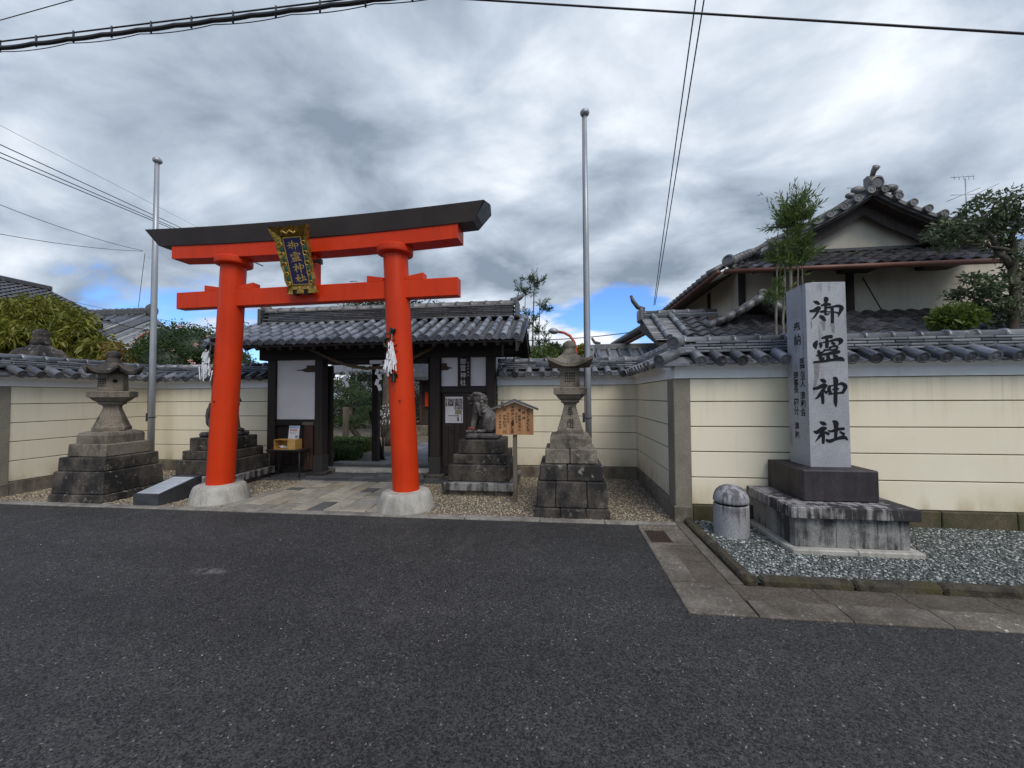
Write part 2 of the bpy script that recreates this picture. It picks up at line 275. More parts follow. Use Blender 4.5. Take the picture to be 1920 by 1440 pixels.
    t = NT('poster_dark'); t.fin(t.mix(t.rng(t.noise(38, 6, 0.7), 0.44, 0.58), (0.03, 0.026, 0.028), (0.34, 0.31, 0.31)), 0.6)
    t = NT('poster_olive'); t.fin(t.mix(t.rng(t.noise(50, 5), 0.4, 0.6), (0.16, 0.14, 0.08), (0.3, 0.28, 0.18)), 0.6)
    t = NT('poster_pale'); t.fin(t.mix(t.rng(t.noise(14, 5), 0.35, 0.65), (0.55, 0.53, 0.55), (0.66, 0.64, 0.66)), 0.6)
    t = NT('picture_blue'); t.fin((0.22, 0.34, 0.5), 0.4)
    t = NT('picture_pink'); t.fin((0.5, 0.22, 0.22), 0.4)
    t = NT('picture_green'); t.fin((0.12, 0.3, 0.3), 0.4)
    t = NT('straw_rope'); g = t.noise(40, 4, 0.6, t.map((1, 1, 3))); t.fin(t.mix(g, (0.075, 0.05, 0.028), (0.19, 0.135, 0.08)), 0.95, g, 0.6, 0.01)
    t = NT('cable'); t.fin((0.025, 0.027, 0.03), 0.6)
    t = NT('ground_soil'); t.fin(t.mix(t.noise(3, 5), (0.1, 0.085, 0.06), (0.22, 0.19, 0.14)), 0.95, t.noise(30, 4), 0.4, 0.02)
    t = NT('white_flower'); t.fin((0.75, 0.72, 0.7), 0.8)
    t = NT('pink_flower'); t.fin((0.7, 0.38, 0.33), 0.7)
    t = NT('lamp_glass'); t.fin((0.55, 0.58, 0.6), 0.3)
    t = NT('bark'); c = t.mix(t.rng(t.noise(6, 6, 0.7, t.map((3, 3, 0.6))), 0.35, 0.65), (0.045, 0.036, 0.028), (0.15, 0.125, 0.1)); t.fin(c, 0.95, t.noise(14, 5, 0.7, t.map((3, 3, 0.5))), 0.8, 0.03)
    t = NT('bark_pale'); c = t.mix(t.rng(t.noise(9, 6, 0.7), 0.35, 0.65), (0.1, 0.09, 0.07), (0.24, 0.22, 0.18)); t.fin(c, 0.9, t.noise(20, 5), 0.4, 0.01)
    def leaf(name, a, b, c3, tr=0.3):
        t = NT(name); r = t.island(); c = t.mix(r, a, b); c = t.mix(t.rng(t.noise(1.6, 4), 0.45, 0.7), c, c3)
        t.fin(c, 0.5, spec=0.4); t.b.inputs['Subsurface Weight'].default_value = 0.0
        tl = t.N.new('ShaderNodeBsdfTranslucent'); t.L.new(c, tl.inputs[0]); ms = t.N.new('ShaderNodeMixShader'); ms.inputs[0].default_value = tr
        t.L.new(t.b.outputs[0], ms.inputs[1]); t.L.new(tl.outputs[0], ms.inputs[2]); t.L.new(ms.outputs[0], t.N['Material Output'].inputs[0])
    leaf('leaf_yellow', (0.15, 0.17, 0.022), (0.3, 0.28, 0.045), (0.13, 0.15, 0.02), 0.35)
    leaf('leaf_orange', (0.3, 0.2, 0.05), (0.22, 0.2, 0.05), (0.3, 0.16, 0.06), 0.35)
    leaf('leaf_hedge', (0.028, 0.058, 0.012), (0.075, 0.125, 0.026), (0.045, 0.075, 0.016), 0.2)
    leaf('leaf_broad', (0.05, 0.08, 0.032), (0.14, 0.175, 0.085), (0.1, 0.12, 0.065), 0.28)
    leaf('leaf_bright', (0.09, 0.14, 0.02), (0.16, 0.2, 0.04), (0.08, 0.12, 0.02), 0.3)
    leaf('leaf_cedar', (0.06, 0.11, 0.025), (0.16, 0.22, 0.06), (0.11, 0.15, 0.04), 0.3)
    leaf('leaf_cedar_dark', (0.03, 0.062, 0.024), (0.075, 0.12, 0.04), (0.05, 0.08, 0.03), 0.2)
    leaf('leaf_pine', (0.035, 0.07, 0.026), (0.09, 0.14, 0.05), (0.05, 0.085, 0.032), 0.2)
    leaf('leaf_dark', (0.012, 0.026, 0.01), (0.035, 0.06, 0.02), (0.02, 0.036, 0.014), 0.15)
mat_all()

# ---------------------------------------------------------------- mesh helpers
class MB:
    def __init__(s): s.v = []; s.f = []; s.sm = []
    def add(s, vs, fs, M=None, smooth=False):
        o = len(s.v)
        s.v += [tuple(M @ Vector(v)) for v in vs] if M is not None else [tuple(v) for v in vs]
        s.f += [tuple(i+o for i in f) for f in fs]; s.sm += [smooth]*len(fs); return s
    def box(s, x0, y0, z0, x1, y1, z1, b=0.0, M=None):
        if b <= 0:
            vs = [(x, y, z) for x in (x0, x1) for y in (y0, y1) for z in (z0, z1)]
            return s.add(vs, [(0, 1, 3, 2), (4, 6, 7, 5), (0, 4, 5, 1), (2, 3, 7, 6), (0, 2, 6, 4), (1, 5, 7, 3)], M)
        b = min(b, (x1-x0)*.45, (y1-y0)*.45, (z1-z0)*.45)
        lo, hi = (x0, y0, z0), (x1, y1, z1); idx = {}; vs = []
        for cx in (0, 1):
            for cy in (0, 1):
                for cz in (0, 1):
                    c = (cx, cy, cz)
                    for k in range(3):
                        p = [0, 0, 0]
                        for a in range(3):
                            e = hi[a] if c[a] else lo[a]
                            p[a] = e if a == k else (e-b if c[a] else e+b)
                        idx[c, k] = len(vs); vs.append(p)
        fs = []
        for k in range(3):
            a, d = (k+1) % 3, (k+2) % 3
            for sgn in (0, 1):
                q = []
                for (i, j) in ((0, 0), (1, 0), (1, 1), (0, 1)):
                    c = [0, 0, 0]; c[k] = sgn; c[a] = i; c[d] = j; q.append(idx[tuple(c), k])
                fs.append(tuple(q if sgn else q[::-1]))
            for i in (0, 1):
                for j in (0, 1):
                    c0 = [0, 0, 0]; c1 = [0, 0, 0]; c0[a] = c1[a] = i; c0[d] = c1[d] = j; c1[k] = 1; c0, c1 = tuple(c0), tuple(c1)
                    q = (idx[c0, a], idx[c1, a], idx[c1, d], idx[c0, d]); fs.append(q if i == j else q[::-1])
        for c in [(x, y, z) for x in (0, 1) for y in (0, 1) for z in (0, 1)]:
            q = (idx[c, 0], idx[c, 1], idx[c, 2]); fs.append(q if sum(c) % 2 else q[::-1])
        return s.add(vs, fs, M)
    def frus(s, cx, cy, z0, z1, w0, d0, w1, d1, M=None):      # square frustum
        vs = [(cx+sx*w/2, cy+sy*d/2, z) for (w, d, z) in ((w0, d0, z0), (w1, d1, z1)) for sx, sy in ((-1, -1), (1, -1), (1, 1), (-1, 1))]
        return s.add(vs, [(3, 2, 1, 0), (4, 5, 6, 7)]+[(i, (i+1) % 4, 4+(i+1) % 4, 4+i) for i in range(4)], M)
    def stack(s, prof, cx=0, cy=0, n=4, rot=PI/4, M=None, smooth=False, jit=0.0):   # n-gon stacked rings [(radius, z)], capped
        vs = []; fs = []
        for (r, z) in prof:
            for k in range(n):
                a = rot+2*PI*k/n; rr = r*(1+random.uniform(-jit, jit)); vs.append((cx+rr*math.cos(a), cy+rr*math.sin(a), z))
        for i in range(len(prof)-1):
            for k in range(n): fs.append((i*n+k, i*n+(k+1) % n, (i+1)*n+(k+1) % n, (i+1)*n+k))
        fs.append(tuple(range(n))[::-1]); fs.append(tuple((len(prof)-1)*n+k for k in range(n)))
        return s.add(vs, fs, M, smooth)
    def tube(s, pts, rad, n=8, cap=True, smooth=True):
        pts = [Vector(p) for p in pts]; m = len(pts); rad = rad if isinstance(rad, (list, tuple)) else [rad]*m
        vs = []; fs = []; ref = None
        for i, p in enumerate(pts):
            t = (pts[min(i+1, m-1)]-pts[max(i-1, 0)]).normalized()
            if ref is None: ref = Vector((0, 0, 1)) if abs(t.z) < .9 else Vector((1, 0, 0))
            a = t.cross(ref).normalized(); b = t.cross(a).normalized(); ref = a.cross(t) if False else ref
            for k in range(n):
                an = 2*PI*k/n; vs.append(p+rad[i]*(math.cos(an)*a+math.sin(an)*b))
        for i in range(m-1):
            for k in range(n): fs.append((i*n+k, (i+1)*n+k, (i+1)*n+(k+1) % n, i*n+(k+1) % n))
        if cap: fs.append(tuple(range(n))); fs.append(tuple((m-1)*n+k for k in range(n))[::-1])
        return s.add(vs, fs, None, smooth)
    def prism(s, poly, axis, a0, a1, M=None):        # polygon in the two other axes, extruded along axis
        n = len(poly); mk = {0: lambda p, a: (a, p[0], p[1]), 1: lambda p, a: (p[0], a, p[1]), 2: lambda p, a: (p[0], p[1], a)}[axis]
        vs = [mk(p, a0) for p in poly]+[mk(p, a1) for p in poly]
        return s.add(vs, [tuple(range(n))[::-1], tuple(range(n, 2*n))]+[(i, (i+1) % n, n+(i+1) % n, n+i) for i in range(n)], M)
    def ell(s, c, r, n=10, m=7, M=None):
        vs = [(c[0], c[1], c[2]-r[2])]; fs = []
        for i in range(1, m):
            t = PI*i/m-PI/2
            for k in range(n): a = 2*PI*k/n; vs.append((c[0]+r[0]*math.cos(t)*math.cos(a), c[1]+r[1]*math.cos(t)*math.sin(a), c[2]+r[2]*math.sin(t)))
        vs.append((c[0], c[1], c[2]+r[2])); top = len(vs)-1
        for k in range(n):
            fs.append((0, 1+(k+1) % n, 1+k)); fs.append((top, top-n+k, top-n+(k+1) % n))
            for i in range(m-2): a = 1+i*n; fs.append((a+k, a+(k+1) % n, a+n+(k+1) % n, a+n+k))
        return s.add(vs, fs, M, True)
    def mesh(s, name):
        me = bpy.data.meshes.new(name); me.from_pydata(s.v, [], s.f); me.polygons.foreach_set('use_smooth', s.sm); me.update(); return me

def tag(o, label=None, cat=None, group=None, kind=None):
    if label: o['label'] = label
    if cat: o['category'] = cat
    if group: o['group'] = group
    if kind: o['kind'] = kind
    return o
def empty(name, label, cat, loc=(0, 0, 0), rz=0.0, group=None, kind=None):
    o = bpy.data.objects.new(name, None); COL.objects.link(o); o.location = loc; o.rotation_euler = (0, 0, rz); o.empty_display_size = 0.1
    return tag(o, label, cat, group, kind)
def ob(name, mb, mat, parent=None, loc=None, rot=None, label=None):
    me = mb.mesh(name) if isinstance(mb, MB) else mb
    if not me.materials: me.materials.append(MATS[mat])
    o = bpy.data.objects.new(name, me); COL.objects.link(o)
    if parent is not None: o.parent = parent
    if loc is not None: o.location = loc
    if rot is not None: o.rotation_euler = rot
    if label: o['label'] = label
    return o
def structure(name, mb, mat):
    return tag(ob(name, mb, mat), kind='structure')
def recalc(me):
    import bmesh
    bm = bmesh.new(); bm.from_mesh(me); bmesh.ops.recalc_face_normals(bm, faces=bm.faces); bm.to_mesh(me); bm.free(); return me
def np_mesh(name, verts, faces, smooth=False):
    me = bpy.data.meshes.new(name); verts = np.asarray(verts, dtype=np.float32); faces = np.asarray(faces, dtype=np.int32)
    nf, k = faces.shape; me.vertices.add(len(verts)); me.vertices.foreach_set('co', verts.ravel())
    me.loops.add(nf*k); me.loops.foreach_set('vertex_index', faces.ravel()); me.polygons.add(nf)
    me.polygons.foreach_set('loop_start', np.arange(0, nf*k, k, dtype=np.int32)); me.polygons.foreach_set('loop_total', np.full(nf, k, dtype=np.int32))
    if smooth: me.polygons.foreach_set('use_smooth', np.ones(nf, dtype=bool))
    me.update(); me.validate(); return me
def glyphs(chars, size=1.0, bold=0.0, ext=0.0):      # built-in font outline of one text line as raw triangles and quads, centred
    c = bpy.data.curves.new('glyph', 'FONT'); c.body = chars; c.size = size; c.align_x = 'CENTER'; c.align_y = 'CENTER'; c.offset = bold; c.extrude = ext
    c.resolution_u = 3
    o = bpy.data.objects.new('glyph', c); COL.objects.link(o); dg = bpy.context.evaluated_depsgraph_get(); dg.update()
    me = bpy.data.meshes.new_from_object(o.evaluated_get(dg)); vs = [v.co.copy() for v in me.vertices]; fs = [tuple(p.vertices) for p in me.polygons]
    bpy.data.objects.remove(o); bpy.data.curves.remove(c); bpy.data.meshes.remove(me)
    if vs:
        cx = (min(v.x for v in vs)+max(v.x for v in vs))/2; cy = (min(v.y for v in vs)+max(v.y for v in vs))/2
        vs = [Vector((v.x-cx, v.y-cy, v.z)) for v in vs]
    return vs, fs
def column(mb, text, x, ztop, size, pitch, M=None, bold=0.0):      # vertical writing in the XZ plane facing -Y
    for i, ch in enumerate(text):
        if ch == ' ': continue
        vs, fs = glyphs(ch, size, bold)
        mb.add([(x+v.x, 0, ztop-pitch*(i+.5)+v.y) for v in vs], fs, M)

# ================================================================ the setting
def slab_sheet(name, x0, y0, x1, y1, z, mat):
    return structure(name, MB().add([(x0, y0, z), (x1, y0, z), (x1, y1, z), (x0, y1, z)], [(0, 1, 2, 3)]), mat)
slab_sheet('ground', -220, -120, 220, 260, -0.02, 'ground_soil')
slab_sheet('road', -90, -60, 90, 4.9, 0.0, 'asphalt')
slab_sheet('gravel_forecourt', -8.82, 4.9, 1.45, 7.6, 0.006, 'gravel_beige')
slab_sheet('garden_gravel', -16, 8.0, 1.0, 30, 0.004, 'gravel_beige')
slab_sheet('gravel_bed', 1.5, 3.42, 14, 5.05, 0.028, 'gravel_green')

ICO_V = None
def pebbles(name, label, n, region, z, r0, r1, mat, skip=None):
    global ICO_V
    if ICO_V is None:
        t = (1+5**.5)/2; ICO_V = np.array([(-1, t, 0), (1, t, 0), (-1, -t, 0), (1, -t, 0), (0, -1, t), (0, 1, t), (0, -1, -t), (0, 1, -t), (t, 0, -1), (t, 0, 1), (-t, 0, -1), (-t, 0, 1)])/1.9
    F = np.array([(0, 11, 5), (0, 5, 1), (0, 1, 7), (0, 7, 10), (0, 10, 11), (1, 5, 9), (5, 11, 4), (11, 10, 2), (10, 7, 6), (7, 1, 8), (3, 9, 4), (3, 4, 2), (3, 2, 6), (3, 6, 8), (3, 8, 9), (4, 9, 5), (2, 4, 11), (6, 2, 10), (8, 6, 7), (9, 8, 1)])
    xy = RNG.random((n, 2))*np.array([region[2]-region[0], region[3]-region[1]])+np.array(region[:2])
    if skip is not None: xy = xy[~skip(xy[:, 0], xy[:, 1])]
    n = len(xy); r = r0+(r1-r0)*RNG.random(n)**1.6
    sc = np.stack([r*(0.8+0.7*RNG.random(n)), r*(0.7+0.5*RNG.random(n)), r*(0.45+0.35*RNG.random(n))], 1)
    a = RNG.random(n)*2*np.pi; tl = (RNG.random(n)-.5)*1.2
    v = ICO_V[None]*(1+0.25*(RNG.random((n, 12, 1))-.5))*sc[:, None, :]
    y2 = v[:, :, 1]*np.cos(tl)[:, None]-v[:, :, 2]*np.sin(tl)[:, None]; z2 = v[:, :, 1]*np.sin(tl)[:, None]+v[:, :, 2]*np.cos(tl)[:, None]
    x3 = v[:, :, 0]*np.cos(a)[:, None]-y2*np.sin(a)[:, None]; y3 = v[:, :, 0]*np.sin(a)[:, None]+y2*np.cos(a)[:, None]
    V = np.stack([x3+xy[:, :1], y3+xy[:, 1:], z2+z+sc[:, 2:3]*0.35], 2).reshape(-1, 3)
    Fa = (F[None]+12*np.arange(n)[:, None, None]).reshape(-1, 3)
    return tag(ob(name, np_mesh(name, V, Fa), mat), label, 'gravel', kind='stuff')
pebbles('gravel_pebbles', 'small beige gravel pebbles spread over the shrine forecourt', 30000, (-8.75, 4.97, 1.38, 7.45), 0.006, 0.006, 0.012, 'pebble_beige',
        lambda x, y: ((x > -4.78) & (x < -2.4)) | ((y > 6.72) & (x > -5.9) & (x < -1.3)))
pebbles('crushed_stone', 'grey green crushed stone around the stone monument', 42000, (1.56, 3.5, 6.0, 5.0), 0.028, 0.006, 0.0135, 'pebble_green')
pebbles('road_grit', 'loose pale grit scattered on the asphalt', 700, (-9, 0.7, 4.5, 4.8), 0.0, 0.002, 0.005, 'pebble_beige', lambda x, y: (x > .85) & (y > 2.9))

# edge strip between road and forecourt
def rough_box(x0, y0, z0, x1, y1, z1, b=0.008, j=0.004, M=None):
    m = MB().box(x0, y0, z0, x1, y1, z1, b, M); m.v = [(x+random.uniform(-j, j), y+random.uniform(-j, j), z+random.uniform(-j, j)*.5) for x, y, z in m.v]; return m
edge = empty('road_edging', None, None, (-3.6, 4.9, 0), kind='structure')
x = -13.0
while x < 1.38:
    l = random.uniform(0.75, 1.35); x1 = min(x+l, 1.38)
    ob('edging_stone', rough_box(x+.004+3.6, -0.055, -0.02, x1-.004+3.6, 0.075, 0.014+random.uniform(0, .006), 0.006, 0.003), 'edging_granite', edge); x = x1
# approach path through the torii
path = empty('approach_path', None, None, (-3.58, 5.9, 0), kind='structure')
def pstone(x0, y0, x1, y1, mat='paving', z=0.022, g=0.006):
    ob('paving_stone', rough_box(x0+g+3.58, y0+g-5.9, -0.02, x1-g+3.58, y1-g-5.9, z+random.uniform(-.003, .004), 0.007, 0.005), mat, path)
y = 4.985
for xa, xb in ((-4.74, -4.56), (-2.6, -2.42)):
    y = 4.985
    while y < 6.7: l = random.uniform(.5, .8); pstone(xa, y, xb, min(y+l, 6.74)); y += l
x = -4.56
while x < -2.61:
    w = min(random.uniform(.2, .3), -2.6-x); w = w if -2.6-x-w > .12 else -2.6-x
    y = 4.985-random.uniform(0, .2)
    while y < 6.72:
        l = random.uniform(.18, .36); y0 = max(y, 4.985); y1 = min(y+l, 6.74)
        if y1-y0 > .05: pstone(x, y0, x+w, y1)
        y += l
    x += w
# dark cobbled apron under the gate, threshold and inner path
apron = empty('gate_apron', None, None, (-3.58, 7.1, 0), kind='structure')
y = 6.75
while y < 7.5:
    h = random.uniform(.17, .25); x = -5.9+random.uniform(-.15, .1)
    while x < -1.25:
        w = random.uniform(.22, .5)
        ob('cobble', rough_box(x+.006+3.58, y+.006-7.1, -.02, x+w-.006+3.58, y+h-.006-7.1, .03+random.uniform(-.008, .01), .012, .008), 'paving_dark', apron); x += w
    y += h
for (ya, yb, z) in ((7.5, 7.82, .075), (8.12, 8.4, .1)):
    x = -5.0
    while x < -2.1:
        w = random.uniform(.9, 1.3); x1 = min(x+w, -2.1)
        ob('threshold_stone', rough_box(x+.004+3.58, ya-7.1, -.02, x1-.004+3.58, yb-7.1, z, .01, .004), 'stone_torii_base' if z < .08 else 'paving_inner', apron); x = x1
for (ya, yb, z) in ((7.825, 8.115, .07),):
    x = -5.0
    while x < -2.1: w = random.uniform(.3, .5); ob('cobble', rough_box(x+.006+3.58, ya-7.1, -.02, x+w-.006+3.58, yb-7.1, z, .012, .006), 'paving_dark', apron); x += w
inner = empty('garden_path', None, None, (-3.4, 12, 0), kind='structure')
y = 8.42
while y < 19:
    l = random.uniform(.45, .8); x = -4.3+random.uniform(-.2, 0)
    while x < -2.3:
        w = random.uniform(.35, .62); ob('flagstone', rough_box(x+.006+3.4, y+.006-12, -.02, min(x+w, -2.25)-.006+3.4, y+l-.006-12, .06, .01, .004), 'paving_inner', inner); x += w
    y += l
# concrete gutter round the gravel bed, kerb stones, drain
gut = empty('gutter', None, None, (1.2, 3.2, 0), kind='structure')
GP = [(2.94, -.02), (2.94, .004), (2.946, .011), (3.13, .02), (3.165, .011), (3.405, .006), (3.405, -.02)]
def gut_piece(a0, a1, along):
    for nm, pf, mt in (('gutter_lip', [(2.94, -.02), (2.94, .006), (2.948, .014), (3.13, .024), (3.15, .018), (3.15, -.02)], 'concrete'), ('gutter_channel', [(3.152, -.02), (3.152, .008), (3.28, .001), (3.405, .006), (3.405, -.02)], 'concrete_dirty')):
        p = [(q-3.2, z) for q, z in pf]
        if along == 'x': m = MB().prism(p, 0, a0-1.2+.004, a1-1.2-.004)
        else: m = MB().prism([((q+3.2)-2.94+.895-1.2, z) for q, z in p], 1, a0-3.2+.004, a1-3.2-.004)
        ob(nm, recalc(m.mesh(nm)), mt, gut)
x = 1.365
while x < 13: gut_piece(x, x+.6, 'x'); x += .6
corner = MB().box(.895-1.2, -.26, -.02, 1.361-1.2, .205, .013, .006); ob('gutter_slab', corner, 'concrete', gut)
for a, b in ((3.409, 3.86), (3.86, 4.24)): gut_piece(a, b, 'y')
m = MB(); 
for bx in ((.895, 4.24, .945, 4.72), (1.16, 4.24, 1.36, 4.72), (.945, 4.24, 1.16, 4.285), (.945, 4.66, 1.16, 4.72)): m.box(bx[0]-1.2+.001, bx[1]-3.2+.001, -.02, bx[2]-1.2-.001, bx[3]-3.2-.001, .012, .004)
ob('drain_surround', m, 'concrete', gut)
ob('gutter_slab', rough_box(.9-1.2, 4.725-3.2, -.02, 1.36-1.2, 4.84-3.2, .02, .01, .004), 'concrete', gut)
ob('gutter_apron', rough_box(1.362-1.2, 3.41-3.2, -.02, 1.47-1.2, 4.99-3.2, .018, .006, .003), 'concrete', gut)
kerb = empty('kerb', None, None, (1.5, 3.4, 0), kind='structure')
x = 1.6
while x < 13: l = random.uniform(.55, .75); ob('kerb_stone', rough_box(x-1.5+.004, .008, -.02, x+l-1.5-.004, .11, .07+random.uniform(-.006, .006), .022, .006), 'mossy_kerb', kerb); x += l
y = 3.52
while y < 4.85: l = random.uniform(.4, .6); ob('kerb_stone', rough_box(-.025, y-3.4+.004, -.02, .075, min(y+l, 4.98)-3.4-.004, .068+random.uniform(-.006, .006), .022, .006), 'mossy_kerb', kerb); y += l
ob('kerb_stone', rough_box(-.027, .008, -.02, .096, .115, .07, .028, .006), 'mossy_kerb', kerb)
dr = empty('drain_grate', 'rusty iron drain grate set in the concrete gutter', 'drain', (1.05, 4.47, 0))
ob('sump', MB().box(-.1, -.18, -.019, .1, .18, -.008), 'hole_black', dr)
for i in range(9): ob('bar', MB().box(-.098+i*.0235, -.182, -.006, -.098+i*.0235+.009, .182, .01), 'drain_iron', dr)
ob('rim', MB().box(-.104, -.185, -.006, .104, -.175, .0115).box(-.104, .175, -.006, .104, .185, .0115), 'drain_iron', dr)

# ================================================================ tile kit
def round_tile(L, r, r2=None, n=12, disc=True, seg=True):      # axis +y is up-slope, origin at the lower end
    r2 = r2 or r*.94; m = MB(); vs = []; fs = []
    rings = [(0, r), (L*.5, (r+r2)/2), (L, r2)]
    for (yy, rr) in rings:
        for k in range(n): a = 2*PI*k/n; vs.append((rr*math.cos(a), yy, rr*math.sin(a)))
    for i in range(2):
        for k in range(n): fs.append((i*n+k, (i+1)*n+k, (i+1)*n+(k+1) % n, i*n+(k+1) % n))
    fs.append(tuple(2*n+k for k in range(n)))
    m.add(vs, fs, None, True)
    def ring(ra, ya, rb, yb):
        v = [(q*math.cos(2*PI*k/n), w, q*math.sin(2*PI*k/n)) for q, w in ((ra, ya), (rb, yb)) for k in range(n)]
        m.add(v, [(k, (k+1) % n, n+(k+1) % n, n+k)[::-1] for k in range(n)])
    if disc:
        ring(r, 0, r*1.0, -.012) ; ring(r, -.012, r*.78, -.012); ring(r*.78, -.012, r*.74, -.003); ring(r*.74, -.003, r*.36, -.003); ring(r*.36, -.003, r*.3, -.01)
        m.add([(r*.3*math.cos(2*PI*k/n), -.01, r*.3*math.sin(2*PI*k/n)) for k in range(n)], [tuple(range(n))[::-1]])
    else: m.add([(r*math.cos(2*PI*k/n), 0, r*math.sin(2*PI*k/n)) for k in range(n)], [tuple(range(n))])
    return recalc(m.mesh('round_tile'))
def pan_tile(w, L, sag, th=.018, n=6):                       # concave flat tile, +y up-slope
    m = MB(); top = []; bot = []
    for j, yy in enumerate((0, L)):
        for i in range(n+1):
            u = -1+2*i/n; z = -sag*(1-u*u); top.append((u*w/2, yy, z)); bot.append((u*w/2, yy, z-th))
    vs = top+bot; k = n+1; o = 2*k; fs = []
    for i in range(n):
        fs += [(i, i+1, k+i+1, k+i), (o+i, o+k+i, o+k+i+1, o+i+1), (i, o+i, o+i+1, i+1), (k+i, k+i+1, o+k+i+1, o+k+i)]
    fs += [(0, k, o+k, o), (n, o+n, o+k+n, k+n)]
    return recalc(m.add(vs, fs, None, False).mesh('flat_tile'))
def half_round(L, r, n=10, collar=.012):                      # ridge cap along +x
    m = MB(); vs = []; fs = []
    for (xx, rr) in ((0, r+collar), (L*.16, r+collar), (L*.2, r), (L, r)):
        for k in range(n+1): a = PI*k/n; vs.append((xx, rr*math.cos(a), rr*math.sin(a)))
    q = n+1
    for i in range(3):
        for k in range(n): fs.append((i*q+k, (i+1)*q+k, (i+1)*q+k+1, i*q+k+1))
    fs.append(tuple(range(q))[::-1]); fs.append(tuple(3*q+k for k in range(q)))
    return recalc(m.add(vs, fs, None, True).mesh('ridge_cap'))
def slope_M(x, y, z, ang): return Matrix.Translation((x, y, z)) @ Matrix.Rotation(ang, 4, 'X')
def place(name, me, mat, parent, M, label=None):
    if not me.materials: me.materials.append(MATS[mat])
    o = bpy.data.objects.new(name, me); COL.objects.link(o); o.parent = parent; o.matrix_local = M
    return o

